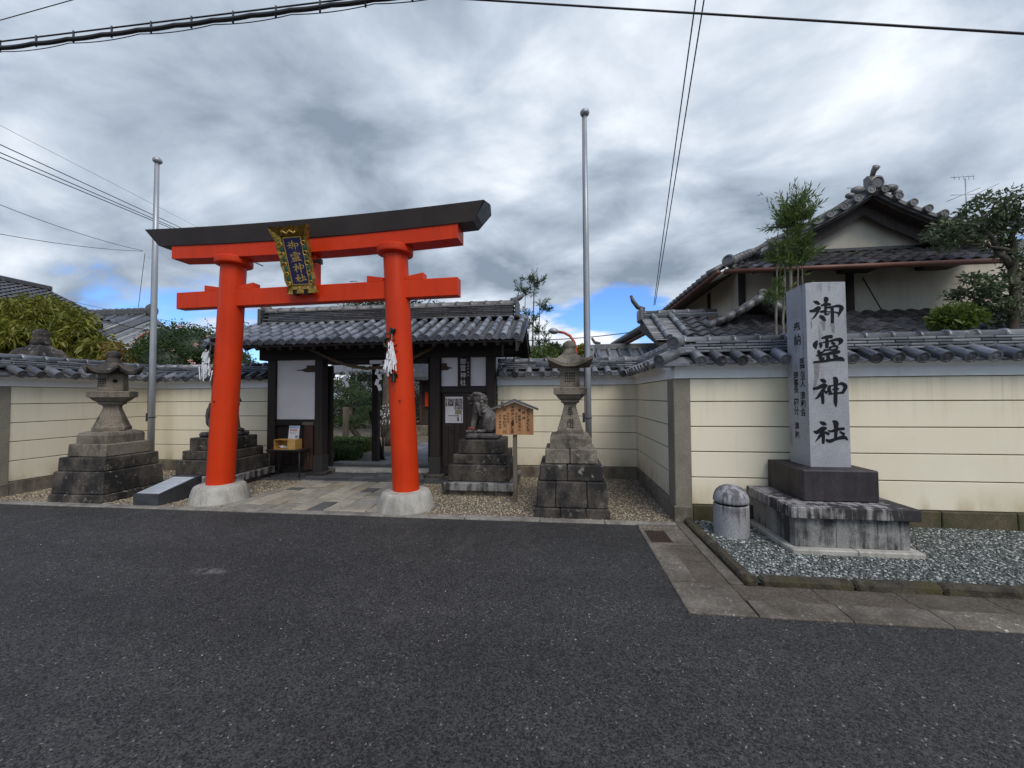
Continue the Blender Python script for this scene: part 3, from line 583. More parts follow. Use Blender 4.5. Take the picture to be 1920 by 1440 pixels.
# ================================================================ perimeter walls
SP = 0.23; WT = 0.26
W_ANG = math.atan2(.145, .33)
W_ROUND = round_tile(.36, .066); W_PAN = pan_tile(SP-.05, .2, .028, .02); W_CAP = half_round(.3, .07)
ZJ = [.22, .55, .86, 1.165, 1.47, 1.755]
NOSHI = {}
def wall_run(name, label, p0, p1, post0=0.0, post1=0.0, hip0=False, hip1=False, roof0=0.0, roof1=0.0, base='wall_base', joints=True):
    p0 = Vector((p0[0], p0[1], 0)); p1 = Vector((p1[0], p1[1], 0)); d = p1-p0; L = d.length; rz = math.atan2(d.y, d.x)
    w = empty(name, label, 'wall', p0, rz)
    x0, x1 = post0, L-post1
    ob('wall_core', MB().box(x0+.004, .012, 0.0, x1-.004, WT-.012, 2.0), 'groove', w)
    cuts = [x0]
    while joints and x1-cuts[-1] > 2.6: cuts.append(cuts[-1]+random.uniform(1.7, 2.3))
    cuts.append(x1)
    for i in range(5):
        for a, b in zip(cuts[:-1], cuts[1:]):
            ob('wall_panel', MB().box(a+.0012, 0, ZJ[i]+.006, b-.0012, WT, ZJ[i+1]-.006, .004), 'cream_wall', w)
    ob('plaster_band', MB().prism([(-.03, 1.757), (-.03, 1.86), (-.1, 1.93), (WT+.1, 1.93), (WT+.03, 1.86), (WT+.03, 1.757)], 0, x0-post0-.0, x1+post1), 'white_plaster', w)
    x = x0
    while x < x1-.02:
        l = min(random.uniform(.7, 1.1), x1-x); l = x1-x if x1-x-l < .25 else l
        ob('base_stone', rough_box(x+.003, -.028, -.03, x+l-.003, WT+.028, .215, .008, .003), base, w); x += l
    for s, e in ((0, post0), (L-post1, L)):
        if e-s > .01:
            ob('corner_post', MB().box(s-.012, -.016, .1 if base else 0, e, WT+.01, 1.752, .008), 'concrete_post', w)
            ob('base_stone', MB().box(s-.03, -.034, -.03, e, WT+.03, .2, .008), 'wall_base', w)
    ra, rb = roof0, L-roof1
    ob('roof_bed', MB().prism([(-.185, 1.933), (WT/2, 2.065), (WT+.185, 1.933)], 0, ra, rb), 'roof_tile_dark', w)
    nn = max(1, int((rb-ra)/SP)); st = (rb-ra)/nn
    for i in range(nn):
        x = ra+(i+.5)*st
        place('round_tile', W_ROUND, 'roof_tile', w, slope_M(x+random.uniform(-.006, .006), -.215+random.uniform(-.006, .006), 1.955+random.uniform(-.004, .004), W_ANG+random.uniform(-.012, .012)) @ Matrix.Rotation(random.uniform(-.02, .02), 4, 'Z'))
        place('round_tile', W_ROUND, 'roof_tile', w, Matrix.Translation((x, WT+.215, 1.955)) @ Matrix.Rotation(PI, 4, 'Z') @ Matrix.Rotation(W_ANG, 4, 'X'))
        if i < nn-1:
            for k in range(2):
                place('flat_tile', W_PAN, 'roof_tile', w, slope_M(x+st/2, -.205+k*.13, 1.952+k*.058+.006*k, W_ANG-.03))
    nx = max(1, round((rb-ra)/.3)); sx = (rb-ra)/nx
    for k, (wd, z) in enumerate(((.29, 2.075), (.255, 2.112), (.225, 2.149), (.195, 2.186))):
        for i in range(nx):
            off = (k % 2)*sx/2; a = ra+i*sx+off; b = min(a+sx, rb)
            if b-a < .03: continue
            ob('ridge_tile', MB().box(a+.002, WT/2-wd/2+random.uniform(-.003, .003), z, b-.002, WT/2+wd/2, z+.029+random.uniform(-.003, .003), .007), 'roof_tile', w)
    for i in range(nx):
        place('ridge_cap', W_CAP, 'roof_tile', w, Matrix.Translation((ra+i*sx, WT/2, 2.22+random.uniform(-.003, .003))) @ Matrix.Diagonal((sx/.3*1.0, 1, 1, 1)))
    for flag, xx, sg in ((hip0, 0, -1), (hip1, L, 1)):
        if flag:   # outer corner: hip tile running down to the corner, ridge end disc, corner pans
            hx = xx-sg*WT/2
            place('ridge_end', round_tile(.26, .082), 'roof_tile', w, Matrix.Translation((hx+sg*.13, WT/2-.13, 2.2)) @ Matrix.Rotation(sg*PI/4, 4, 'Z') @ Matrix.Rotation(.16, 4, 'X'))
            ob('ridge_tile', MB().box(hx-.14, WT/2-.14, 2.05, hx+.14, WT/2+.14, 2.15, .02), 'roof_tile', w)
            hip = round_tile(.38, .07); A = math.atan2(.13, .467)
            place('hip_tile', hip, 'roof_tile', w, Matrix.Translation((xx+sg*.225, -.225, 1.965)) @ Matrix.Rotation(sg*PI/4, 4, 'Z') @ Matrix.Rotation(A, 4, 'X'))
            bed = MB(); c = (hx, WT/2, 2.065); e1 = (hx, -.185, 1.933); e2 = (xx+sg*.185, -.185, 1.933); e3 = (xx+sg*.185, WT/2, 1.933)
            bed.add([c, e1, e2, e3, (hx, WT/2, 1.9), (hx, -.185, 1.9), (xx+sg*.185, -.185, 1.9), (xx+sg*.185, WT/2, 1.9)], [(0, 1, 2), (0, 2, 3), (1, 5, 6, 2), (2, 6, 7, 3), (4, 7, 6, 5), (0, 4, 5, 1), (0, 3, 7, 4)])
            ob('corner_bed', recalc(bed.mesh('corner_bed')), 'roof_tile', w)
    return w
wall_run('perimeter_wall', 'long cream wall with tiled coping behind the stone monument', (1.405, 5.02), (10.4, 5.02), post0=.185, hip0=True, roof0=.13, base='wall_base_mossy', joints=False)
wall_run('perimeter_wall', 'short cream return wall running back beside the road drain', (1.42, 7.5), (1.42, 5.285), roof1=.0, roof0=-.1)
wall_run('perimeter_wall', 'cream wall with tiled coping between gate and tall right flagpole', (-1.2, 7.5), (1.42, 7.5), roof0=.0, roof1=-.1)
wall_run('perimeter_wall', 'cream wall with tiled coping behind the left torii column', (-8.8, 7.5), (-5.98, 7.5), roof0=-.1)
wall_run('perimeter_wall', 'cream side wall at the left edge with a concrete corner post', (-8.8, 5.0), (-8.8, 7.5), post0=.26, hip0=True, roof0=.13)

# ================================================================ shrine gate
GX, GY = -3.58, 7.3
gate = empty('shrine_gate', 'dark timber shrine gate with white plaster panels and grey tiled roof', 'gate', (GX, GY, 0))
def gb(name, x0, y0, z0, x1, y1, z1, mat, b=.006, parent=gate):
    return ob(name, MB().box(x0-GX, y0-GY, z0, x1-GX, y1-GY, z1, b), mat, parent)
for xa, xb in ((-4.82, -4.65), (-2.46, -2.26)):
    p = gb('post', xa, 7.18, .05, xb, 7.38, 2.62, 'timber_dark', .012); gb('post_shoe', xa-.012, 7.168, .055, xb+.012, 7.392, .4, 'steel_dark', .006, p)
    gb('base_stone', xa-.09, 7.08, -.02, xb+.09, 7.55, .09, 'stone_black', .015)
for xa, xb in ((-4.29, -4.15), (-2.95, -2.81)): gb('rear_post', xa, 8.5, .05, xb, 8.64, 2.75, 'timber_dark', .01)
for xa, xb in ((-5.87, -5.7), (-1.38, -1.21)):
    gb('post', xa, 7.22, .05, xb, 7.4, 2.75, 'timber_dark', .008); gb('base_stone', xa-.06, 7.15, -.02, xb+.06, 7.47, .08, 'stone_black', .012)
gb('sill', -5.7, 7.25, .06, -4.82, 7.38, .2, 'timber_horizontal'); gb('sill', -2.26, 7.25, .06, -1.38, 7.38, .2, 'timber_horizontal')
gb('plaster_panel', -5.695, 7.275, 1.11, -4.825, 7.36, 2.62, 'gate_plaster', .002)
gb('rail', -5.7, 7.24, .99, -4.82, 7.39, 1.105, 'timber_horizontal')
for i in range(6): gb('board', -5.7+i*.1465+.002, 7.3, .2, -5.7+(i+1)*.1465-.002, 7.335, .99, 'timber_dark', .003)
gb('side_board', -5.05, 7.2, .12, -4.86, 7.235, 1.0, 'timber_brown', .004); gb('side_board', -5.08, 7.19, 1.0, -4.84, 7.24, 1.06, 'timber_grey', .004)
gb('plaster_panel', -2.255, 7.275, 1.75, -1.385, 7.36, 2.62, 'gate_plaster', .002)
gb('rail', -2.26, 7.24, 1.62, -1.38, 7.39, 1.745, 'timber_horizontal'); gb('stud', -1.93, 7.255, 1.745, -1.68, 7.27, 2.62, 'timber_dark', .002)
wk = gb('wicket_door', -2.24, 7.27, .2, -1.4, 7.33, 1.62, 'timber_dark', .004)
for i in range(7): gb('board', -2.235+i*.1185+.002, 7.258, .21, -2.235+(i+1)*.1185-.002, 7.2695, 1.61, 'timber_dark', .003, wk)
gb('hinge', -2.2, 7.25, .98, -2.06, 7.2575, 1.01, 'steel_dark', .002, wk); ob('ring_handle', MB().tube([(-2.05+.035*math.cos(a*PI/6)-GX, 7.245-GY, .9+.035*math.sin(a*PI/6)) for a in range(13)], .006, 6), 'steel_dark', wk)
gb('lintel', -6.02, 7.16, 2.3, -1.06, 7.44, 2.56, 'timber_horizontal', .015)
gb('lintel', -4.56, 7.19, 2.2, -2.5, 7.42, 2.298, 'timber_horizontal', .008)
gb('top_beam', -6.45, 7.62, 2.72, -.7, 7.86, 2.95, 'timber_horizontal', .01); gb('top_beam', -6.3, 7.2, 2.565, -.85, 7.38, 2.7, 'timber_horizontal', .01); gb('rear_beam', -6.3, 8.56, 2.6, -.85, 8.74, 2.8, 'timber_horizontal', .01)
def nose(x, sg, z, k=1.0):    # carved beam end beside a post
    pr = [(0, z), (0, z+.13), (sg*.2, z+.13), (sg*.2, z+.085), (sg*.27, z+.06), (sg*.44, z+.035), (sg*.3, z+.03), (sg*.24, z)]
    m = MB().prism([(x-GX+a*k, b) for a, b in pr], 1, 7.235-GY, 7.355-GY); ob('beam_nose', recalc(m.mesh('beam_nose')), 'timber_brown', gate)
nose(-4.83, -1, 2.06); nose(-2.25, 1, 2.06, .5)
for xa, xb in ((-5.62, -4.64), (-2.44, -1.46)):     # door leaves folded back behind the flanking walls
    lf = gb('door_leaf', xa, 7.5, .14, xb, 7.56, 2.2, 'timber_dark', .004)
    for zz in (.3, 1.1, 1.95): gb('ledge', xa, 7.565, zz, xb, 7.6, zz+.09, 'timber_brown', .004, lf)
# roof
EY, RY, BY = 6.42, 7.74, 9.06; EZ, RZ = 2.52, 3.1; GA = math.atan2(RZ-EZ, RY-EY); GL = math.hypot(RZ-EZ, RY-EY); X0, X1 = -6.52, -.66
ob('roof_board', MB().prism([(EY-GY+.04, EZ-.03), (RY-GY, RZ-.03), (BY-GY-.04, EZ-.03), (BY-GY-.04, EZ-.055), (RY-GY, RZ-.06), (EY-GY+.04, EZ-.055)], 0, X0+.04-GX, X1-.04-GX), 'timber_dark', gate)
for i in range(26):
    xx = X0+.15+i*(X1-X0-.3)/25
    m = MB().box(-.03, .03, -.07, .03, GL, -.0, .004); place('rafter', m.mesh('rafter'), 'timber_dark', gate, Matrix.Translation((xx-GX, EY-GY, EZ-.06)) @ Matrix.Rotation(GA, 4, 'X'))
gb('eave_batten', X0+.02, EY+.03, EZ-.055, X1-.02, EY+.1, EZ-.012, 'timber_horizontal', .004); gb('eave_batten', X0+.02, BY-.1, EZ-.055, X1-.02, BY-.03, EZ-.012, 'timber_horizontal', .004)
NR = 26; gs = (X1-X0-.1)/NR; NSEG = 5; sl_ = GL/NSEG
G_END = round_tile(sl_+.012, .06, .053); G_MID = round_tile(sl_+.012, .058, .053, disc=False)
for i in range(NR+1):
    xx = X0+.05+i*gs
    for k in range(NSEG):
        t = k*sl_; place('round_tile', G_END if k == 0 else G_MID, 'roof_tile_gate', gate, Matrix.Translation((xx-GX+random.uniform(-.008, .008), EY-GY-.02+t*math.cos(GA)+random.uniform(-.006, .006), EZ+.035+t*math.sin(GA)+.003*k+random.uniform(-.004, .004))) @ Matrix.Rotation(GA-.008+random.uniform(-.012, .012), 4, 'X') @ Matrix.Rotation(random.uniform(-.025, .025), 4, 'Z'))
V = []; F = []
for i in range(NR):
    xc = X0+.05+(i+.5)*gs; w2 = gs/2-.035
    for k in range(15):
        t = k*GL/15; n = 5; o = len(V)
        for (tt, dz) in ((t, .012), (t+GL/15+.01, .0), (t, -.004)):
            for q in range(n+1): u = -1+2*q/n; V.append((xc-GX+u*w2, EY-GY+tt*math.cos(GA)-.0, EZ+tt*math.sin(GA)+.012-.022*(1-u*u)+dz))
        for q in range(n): F += [(o+q, o+q+1, o+n+1+q+1, o+n+1+q), (o+q+1, o+q, o+2*(n+1)+q, o+2*(n+1)+q+1)]
tag(ob('flat_tiles', np_mesh('flat_tiles', V, F), 'roof_tile_dark', gate), kind='stuff')
ob('rear_tiles', MB().prism([(RY-GY, RZ), (BY-GY+.02, EZ), (BY-GY+.02, EZ+.04), (RY-GY, RZ+.05)], 0, X0-GX, X1-GX), 'roof_tile_dark', gate)
for k in range(7):
    wd = .34-.02*k if k < 6 else .26; z = RZ+.03+k*.038; n = 15
    for i in range(n):
        a = -6.3+i*(5.4/n)+(k % 2)*.12; b = min(a+5.4/n, -.88)
        gb('ridge_tile', a+.002, RY-wd/2, z, b-.002, RY+wd/2, z+.03, 'roof_tile_old' if k in (0, 6) else 'roof_tile_dark', .005)
cap = half_round(.3, .085)
for i in range(18): place('ridge_cap', cap, 'roof_tile_old', gate, Matrix.Translation((-6.32-GX+i*.3022, RY-GY, RZ+.3)))
for sg, xx in ((-1, -6.34), (1, -.86)):
    o = gb('ridge_ornament', min(xx, xx+sg*.07), RY-.2, RZ+.0, max(xx, xx+sg*.07), RY+.2, RZ+.36, 'roof_tile_old', .03)
    hp = [(xx-GX+sg*(-.1+.065*t), RY-GY, RZ+.37+(.004*t+.006*t*t if t > 0 else 0)) for t in range(5)]
    ob('horn_tile', MB().tube(hp, [.06, .06, .056, .05, .03], 8), 'roof_tile_old', o)
    me = MB().prism([(RY-GY, RZ-.02), (EY-GY, EZ-.06), (EY-GY, EZ-.22), (RY-GY-.3, RZ-.3), (RY-GY, RZ-.2)], 0, min(xx, xx+sg*.02)-GX+sg*.14, max(xx, xx+sg*.02)-GX+sg*.16)
    ob('barge_board', recalc(me.mesh('barge_board')), 'timber_dark', gate)
    me = MB().prism([(RY-GY, RZ-.02), (BY-GY, EZ-.06), (BY-GY, EZ-.22), (RY-GY+.3, RZ-.3), (RY-GY, RZ-.2)], 0, min(xx, xx+sg*.02)-GX+sg*.14, max(xx, xx+sg*.02)-GX+sg*.16)
    ob('barge_board', recalc(me.mesh('barge_board')), 'timber_dark', gate)
    for k in range(7):
        t = k*GL/7; ob('verge_tile', MB().box(xx-GX+sg*.19-.06, EY-GY+t*math.cos(GA), EZ+t*math.sin(GA)-.06, xx-GX+sg*.19+.06, EY-GY+(t+GL/7)*math.cos(GA), EZ+t*math.sin(GA)+.07, .01), 'roof_tile_dark', gate)
# things on the gate
sb = empty('hanging_signboard', 'narrow dark vertical signboard with white lettering on the gate', 'signboard', (-1.805, 7.25, 1.72))
ob('board', MB().box(-.115, -.03, 0, .115, 0, .86, .004), 'timber_dark', sb)
m = MB(); column(m, 'みさと', -.012, .82, .085, .078); column(m, '御霊神社', -.012, .575, .12, .137, bold=.001); column(m, '奈良町鎮座', .088, .5, .04, .06); m.v = [(x, -.0325, z) for x, y, z in m.v]
tag(ob('lettering', m, 'white_letter', sb), kind='stuff')
po = empty('poster', 'monochrome poster pasted on the dark wicket door beside the lion statue', 'poster', (-2.0, 7.25, 1.28))
pl = onY(835, 744, 7.25); pr = onY(868, 793, 7.25); pw, ph = pr.x-pl.x, pl.z-pr.z; po.location = ((pl.x+pr.x)/2, 7.25, pr.z)
ob('sheet', MB().box(-pw/2, -.003, 0, pw/2, 0, ph), 'poster_pale', po)
def pp(name, a, b, c, d, mat, k): ob(name, MB().box(-pw/2+a*pw, -.0032-.0006*k, ph*(1-d), -pw/2+c*pw, -.003-.0006*k+.0003, ph*(1-b)), mat, po)
pp('print', .02, .07, .98, .36, 'poster_dark', 1); pp('print', .5, .36, .98, .48, 'poster_dark', 1); pp('print', .56, .49, .93, .68, 'poster_olive', 1); pp('print', .15, .715, .8, .74, 'ink', 1); pp('print', .66, .76, .78, .93, 'poster_dark', 1); pp('print', .1, .02, .14, .4, 'poster_pale', 2); pp('print', .5, .05, .53, .4, 'poster_pale', 2); pp('print', .9, .6, .93, .95, 'poster_dark', 1)
# sacred rope with folded paper
rope = empty('sacred_rope', 'sagging straw rope with white paper streamers across the gate opening', 'rope', (GX, 7.12, 2.0))
RP = [(-1.3, .0, .5), (-1.12, -.02, .43), (-.85, -.03, .3), (-.5, -.04, .17), (-.1, -.04, .1), (.3, -.04, .12), (.7, -.03, .23), (1.0, -.02, .37), (1.25, 0, .5)]
pts = []
for i in range(len(RP)-1):
    for k in range(6): pts.append(Vector(RP[i]).lerp(Vector(RP[i+1]), k/6))
m = MB()
for ph_ in (0, 2.1, 4.2): m.tube([p+Vector((0, .02*math.cos(i*.9+ph_), .02*math.sin(i*.9+ph_))) for i, p in enumerate(pts)], .018, 6)
ob('straw_strand', m, 'straw_rope', rope)
for xx, zz in ((-.52, .14), (.14, .07), (.78, .22)):
    m = MB(); a = 0
    for k in range(4):
        m.box(xx-.035+a, -.06-.003*k, zz-.1*(k+1), xx+.035+a, -.057-.003*k, zz-.1*k+.015, 0, Matrix.Translation((xx+a, 0, zz-.1*k)) @ Matrix.Rotation(.35*(-1)**k, 4, 'Y') @ Matrix.Translation((-xx-a, 0, -(zz-.1*k)))); a += .022*(-1)**k
    ob('paper_streamer', m, 'paper', rope)
cl = empty('paper_lantern_bar', 'pale sign bar hanging under the gate lintel', 'sign', (-3.32, 7.14, 2.19)); ob('bar', MB().box(-.32, -.02, 0, .32, .02, .07, .004), 'gate_plaster', cl); ob('red_disc', MB().box(-.06, -.0225, .01, .06, -.0205, .06), 'red_faded', cl)

# ================================================================ torii
TX, TY, TR = -3.62, 5.30, R(-2.2)
tor = empty('torii', 'large vermilion torii with dark curved top beam at the shrine entrance', 'torii', (TX, TY, 0), TR)
TM = Matrix.Translation((TX, TY, 0)) @ Matrix.Rotation(TR, 4, 'Z'); TI = TM.inverted()
def leanM(sg): return sg*1.49, sg*1.315
for sg in (-1, 1):
    xb, xt = leanM(sg)
    m = MB(); n = 40; rings = 9; vs = []; fs = []
    for i in range(rings):
        t = i/(rings-1); z = .22+t*(3.66-.22); rr = .181-.012*t; cx = xb+(xt-xb)*t
        vs += [(cx+rr*math.cos(2*PI*k/n), rr*math.sin(2*PI*k/n), z) for k in range(n)]
    for i in range(rings-1): fs += [(i*n+k, i*n+(k+1) % n, (i+1)*n+(k+1) % n, (i+1)*n+k) for k in range(n)]
    m.add(vs, fs, None, True); c = ob('column', m, 'vermilion', tor)
    ob('column_ring', MB().stack([(.205, .228), (.205, .256), (.186, .262)], xb, 0, 40, 0, smooth=False), 'stone_torii_base', c)
    ob('plug', MB().stack([(.012, -.004), (.012, .004)], 0, 0, 8, 0), 'steel_dark', c, (xb+(xt-xb)*.37+.02+.03*sg, -.186, 1.5), (PI/2, 0, 0))
    ob('base_stone', MB().stack([(.395, -.02), (.385, .03), (.345, .19), (.325, .235), (.3, .254), (.2, .256)], xb, 0, 40, 0, smooth=True), 'stone_torii_base', tor)
    ob('column_capital', MB().stack([(.2, 3.555), (.245, 3.575), (.25, 3.6), (.25, 3.655), (.235, 3.675)], xt, 0, 40, 0, smooth=False), 'vermilion', tor)
def curved_beam(x0, sect, z0, lift, n=28, pw=2.0, slant=0.0):     # section [(y,z)], symmetric about x=0
    m = MB(); vs = []; fs = []; k = len(sect)
    zmn = min(s[1] for s in sect); zmx = max(s[1] for s in sect)
    for i in range(n+1):
        u = -1+2*i/n
        for (y, z) in sect: vs.append((u*(x0+slant*(z-zmn)/(zmx-zmn)), y, z0+z+lift*abs(u)**pw))
    for i in range(n): fs += [(i*k+j, i*k+(j+1) % k, (i+1)*k+(j+1) % k, (i+1)*k+j) for j in range(k)]
    fs += [tuple(range(k)), tuple(n*k+j for j in range(k))]
    return recalc(m.add(vs, fs).mesh('beam'))
ob('lower_top_beam', curved_beam(2.28, [(-.14, 0), (.14, 0), (.14, .2), (-.14, .2)], 3.645, .05), 'vermilion', tor)
ks = curved_beam(2.5, [(-.155, 0), (.155, 0), (.235, .235), (.0, .285), (-.235, .235)], 3.848, .055, 28, 2.0, .2); o = ob('top_beam', ks, 'kasagi_copper', tor)
for sg in (-1, 1):
    vs = [(sg*(2.5*1.0+.2*(z/.285)+.004), y*.86, 3.848+.055+.02+z*.87) for (y, z) in [(-.155, 0), (.155, 0), (.235, .235), (.0, .285), (-.235, .235)]]
    ob('end_plate', recalc(MB().add(vs+[(v[0]+sg*.004, v[1], v[2]) for v in vs], [(0, 1, 2, 3, 4), (9, 8, 7, 6, 5)]+[(i, (i+1) % 5, 5+(i+1) % 5, 5+i) for i in range(5)]).mesh('end_plate')), 'end_metal', o)
ob('tie_beam', MB().box(-2.26, -.075, 2.93, 2.26, .075, 3.185, .008), 'vermilion', tor)
for sg in (-1, 1):
    xt = sg*(1.49-.175*.86)
    for s2 in (-1, 1):
        xa = xt+s2*.17; xb = xt+s2*.42
        m = MB().prism([(xa, 3.187), (xb, 3.187), (xb, 3.275), (xa, 3.235)], 1, -.07, .07); ob('wedge', recalc(m.mesh('wedge')), 'vermilion', tor)
ob('centre_strut', MB().box(-.1, -.08, 3.187, .1, .08, 3.645, .006), 'vermilion', tor)
ob('bracket', MB().box(.1, -.12, 3.5, .24, -.085, 3.54).box(.2, -.13, 3.47, .24, -.08, 3.5), 'black_lacquer', tor)
# name plaque
BG = [  # brush strokes of the four characters, (x, y, width) traced in face units
 [[(225,225,14),(280,245,58),(335,275,26)],[(165,390,34),(225,385,52),(310,345,72),(348,350,36)],[(315,370,46),(280,430,36),(240,490,28),(192,532,8)],[(415,160,40),(438,190,80),(436,240,52),(430,320,44),(426,450,32)],[(352,300,22),(430,275,46),(518,280,36)],[(410,338,34),(520,322,30),(640,302,44),(700,335,66),(680,390,52),(645,490,8)],[(340,402,30),(400,395,40),(470,402,18),(600,408,22),(650,430,34)],[(538,330,50),(545,450,50),(546,585,46)],[(420,450,26),(470,440,22),(500,430,12)],[(330,472,36),(380,500,62),(425,555,28)]],
 [[(362,850,30),(450,825,50),(545,820,58)],[(318,935,22),(450,908,24),(620,870,48),(690,892,76),(648,962,12)],[(292,888,22),(255,960,78),(272,1032,12)],[(450,850,46),(455,920,58),(450,1010,48)],[(330,945,30),(352,965,48),(345,1005,26)],[(528,912,28),(560,935,46),(595,948,26)],[(490,1012,36),(560,985,30),(622,985,36),(612,1030,36),(520,1048,24)],[(310,1050,34),(322,1095,46),(385,1078,26),(420,1040,40)],[(420,1045,26),(520,1042,26)],[(280,1138,32),(450,1112,40),(630,1078,58),(668,1092,30)],[(330,1150,44),(365,1195,60),(410,1175,20)],[(465,1115,46),(478,1200,60)],[(560,1130,34),(615,1165,60),(640,1182,30)],[(225,1252,26),(400,1232,40),(560,1208,42),(690,1195,62),(745,1226,18)]],
 [[(338,192,18),(390,215,62),(438,236,34)],[(220,350,42),(300,335,52),(400,292,64),(452,312,46)],[(415,330,48),(340,440,52),(290,500,34),(250,522,10)],[(365,420,70),(380,500,54),(386,602,42)],[(398,380,26),(455,418,50)],[(500,298,44),(488,370,58),(520,425,44)],[(510,300,22),(620,285,24),(700,262,46),(765,315,62),(715,425,40)],[(540,362,18),(650,350,36)],[(478,442,26),(600,425,24),(735,412,36)],[(560,160,26),(600,200,74),(598,350,56),(598,560,56),(608,655,14)]],
 [[(328,905,16),(390,935,62),(444,955,28)],[(232,1068,26),(290,1082,60),(380,1020,60),(446,1022,42)],[(405,1040,38),(340,1140,48),(258,1246,8)],[(380,1060,50),(392,1150,54),(390,1275,40)],[(418,1080,36),(490,1118,46)],[(548,892,18),(602,930,82),(606,1020,58),(600,1180,48)],[(470,1055,18),(530,1066,36),(640,1032,46),(748,1022,40)],[(670,1072,26),(745,1120,48)],[(438,1208,34),(500,1232,54),(620,1192,44),(740,1168,60),(808,1216,12)]]]
def brush(mb, strokes, fx, y0, dy, k=1.0):     # fx: (x,y)->(X,Z) ; ribbons at depth y0, each a hair prouder than the last
    for si, st in enumerate(strokes):
        P = []
        for i in range(len(st)-1):
            p0 = st[max(i-1, 0)]; p1 = st[i]; p2 = st[i+1]; p3 = st[min(i+2, len(st)-1)]
            for q in range(6):
                t = q/6; P.append([.5*((2*p1[a])+(-p0[a]+p2[a])*t+(2*p0[a]-5*p1[a]+4*p2[a]-p3[a])*t*t+(-p0[a]+3*p1[a]-3*p2[a]+p3[a])*t**3) for a in range(3)])
        P.append(list(st[-1])); n = len(P); A = []; B = []
        for i, p in enumerate(P):
            a = P[max(i-1, 0)]; b = P[min(i+1, n-1)]; dx, dz = b[0]-a[0], b[1]-a[1]; l = math.hypot(dx, dz) or 1; w = max(p[2], 4)/2*k
            A.append((p[0]-dz/l*w, p[1]+dx/l*w)); B.append((p[0]+dz/l*w, p[1]-dx/l*w))
        def capp(p, q, w):
            dx, dz = p[0]-q[0], p[1]-q[1]; l = math.hypot(dx, dz) or 1; return (p[0]+dx/l*w*.45, p[1]+dz/l*w*.45)
        poly = [capp(P[0], P[1], P[0][2]/2)]+A+[capp(P[-1], P[-2], P[-1][2]/2)]+B[::-1]
        yy = y0-dy*(si+1); m = len(A); vs = []
        for q in poly: X, Z = fx(*q); vs.append((X, yy, Z))
        fs = [(0, 1, len(poly)-1)]+[(1+i, 2+i, len(poly)-2-i, len(poly)-1-i) for i in range(m-1)]+[(m, m+1, m+2)]
        mb.add(vs, fs)
plq = empty('name_plaque', 'gold framed navy plaque with gold characters hung on the torii', 'plaque', (-3.65, 5.185, 3.06), TR)
plq.rotation_euler = (R(19), 0, TR); plq.scale = (.93, .93, .95)
outer = [(-.25, 0), (.25, 0), (.215, .1), (.24, .2), (.225, .3), (.25, .4), (.235, .52), (.262, .62), (.255, .74), (.31, .95), (.2, .935), (.08, .95), (-.06, .935), (-.2, .95), (-.31, .95), (-.255, .74), (-.262, .62), (-.235, .52), (-.25, .4), (-.225, .3), (-.24, .2), (-.215, .1)]
m = MB(); n = len(outer); vs = [(x, -.075+(-.03 if z > .9 else 0), z) for x, z in outer]+[(x*.62, -.02, .12+(z-.0)*.74) for x, z in outer]+[(x, .0, z) for x, z in outer]
fs = [(i, (i+1) % n, n+(i+1) % n, n+i) for i in range(n)]+[(i, 2*n+i, 2*n+(i+1) % n, (i+1) % n) for i in range(n)]+[tuple(2*n+i for i in range(n))]
ob('frame', recalc(m.add(vs, fs).mesh('frame')), 'gold', plq)
ob('panel', MB().box(-.14, -.032, .135, .14, -.015, .79, .003), 'navy', plq)
m = MB()
for (a, b, c, d) in ((-.15, .125, .15, .135), (-.15, .79, .15, .8), (-.15, .135, -.14, .79), (.14, .135, .15, .79)): m.box(a, -.036, b, c, -.016, d)
ob('moulding', m, 'gold_bright', plq)
for ci, st in enumerate(BG):
    m = MB(); yy0 = (145, 785, 145, 875)[ci]; brush(m, st, lambda x, y, ci=ci, yy0=yy0: ((x-455)/640*.22, .755-ci*.158-(y-yy0)/460*.135), -.033, .0006, .8); ob('gold_character', m, 'gold_bright', plq)
m = MB()
for sg in (-1, 1):
    for z in (.22, .36, .5, .64): ob('enamel_leaf', MB().ell((sg*.19, -.05, z), (.03, .012, .05), 8, 5), 'green_enamel', plq)
m = MB()
for sg in (-1, 1):
    for z in (.15, .29, .43, .57, .71):
        ob('scroll', MB().tube([(sg*(.19+.035*math.cos(a*.7)), -.062, z+.03*math.sin(a*.7)) for a in range(8)], .006, 5), 'gold_bright', plq)
m.tube([(-.12+.24*t/8, -.085, .865+.02*math.sin(t*1.6)) for t in range(9)], .012, 6); ob('scrollwork', m, 'gold_bright', plq)
for xx in (-.13, .06): ob('support_hook', MB().box(xx, -.09, -.03, xx+.05, .02, .06), 'black_lacquer', plq)

# sprigs with paper strips tied to the columns
def leaf_cards(n, place_fn, size, jitter=.35, fold=.25):     # returns verts, faces of folded leaf quads
    V = np.zeros((n*6, 3)); F = []
    for i in range(n):
        c, d, up, s = place_fn(i); d = d.normalized(); w = d.cross(up)
        w = w.normalized() if w.length > 1e-4 else Vector((1, 0, 0)); nrm = w.cross(d); s *= random.uniform(1-jitter, 1+jitter)
        L, W = size[0]*s, size[1]*s
        p = [c, c+d*L*.5+w*W*.5+nrm*W*fold, c+d*L*.5-nrm*W*.1, c+d*L*.5-w*W*.5+nrm*W*fold, c+d*L-nrm*L*.12]
        for k, q in enumerate(p): V[i*6+k] = q
        V[i*6+5] = p[4]; o = i*6; F += [(o, o+2, o+1), (o+1, o+2, o+4), (o, o+3, o+2), (o+2, o+3, o+4)]
    return V, np.array(F)
def rv(): return Vector((random.gauss(0, 1), random.gauss(0, 1), random.gauss(0, 1))).normalized()
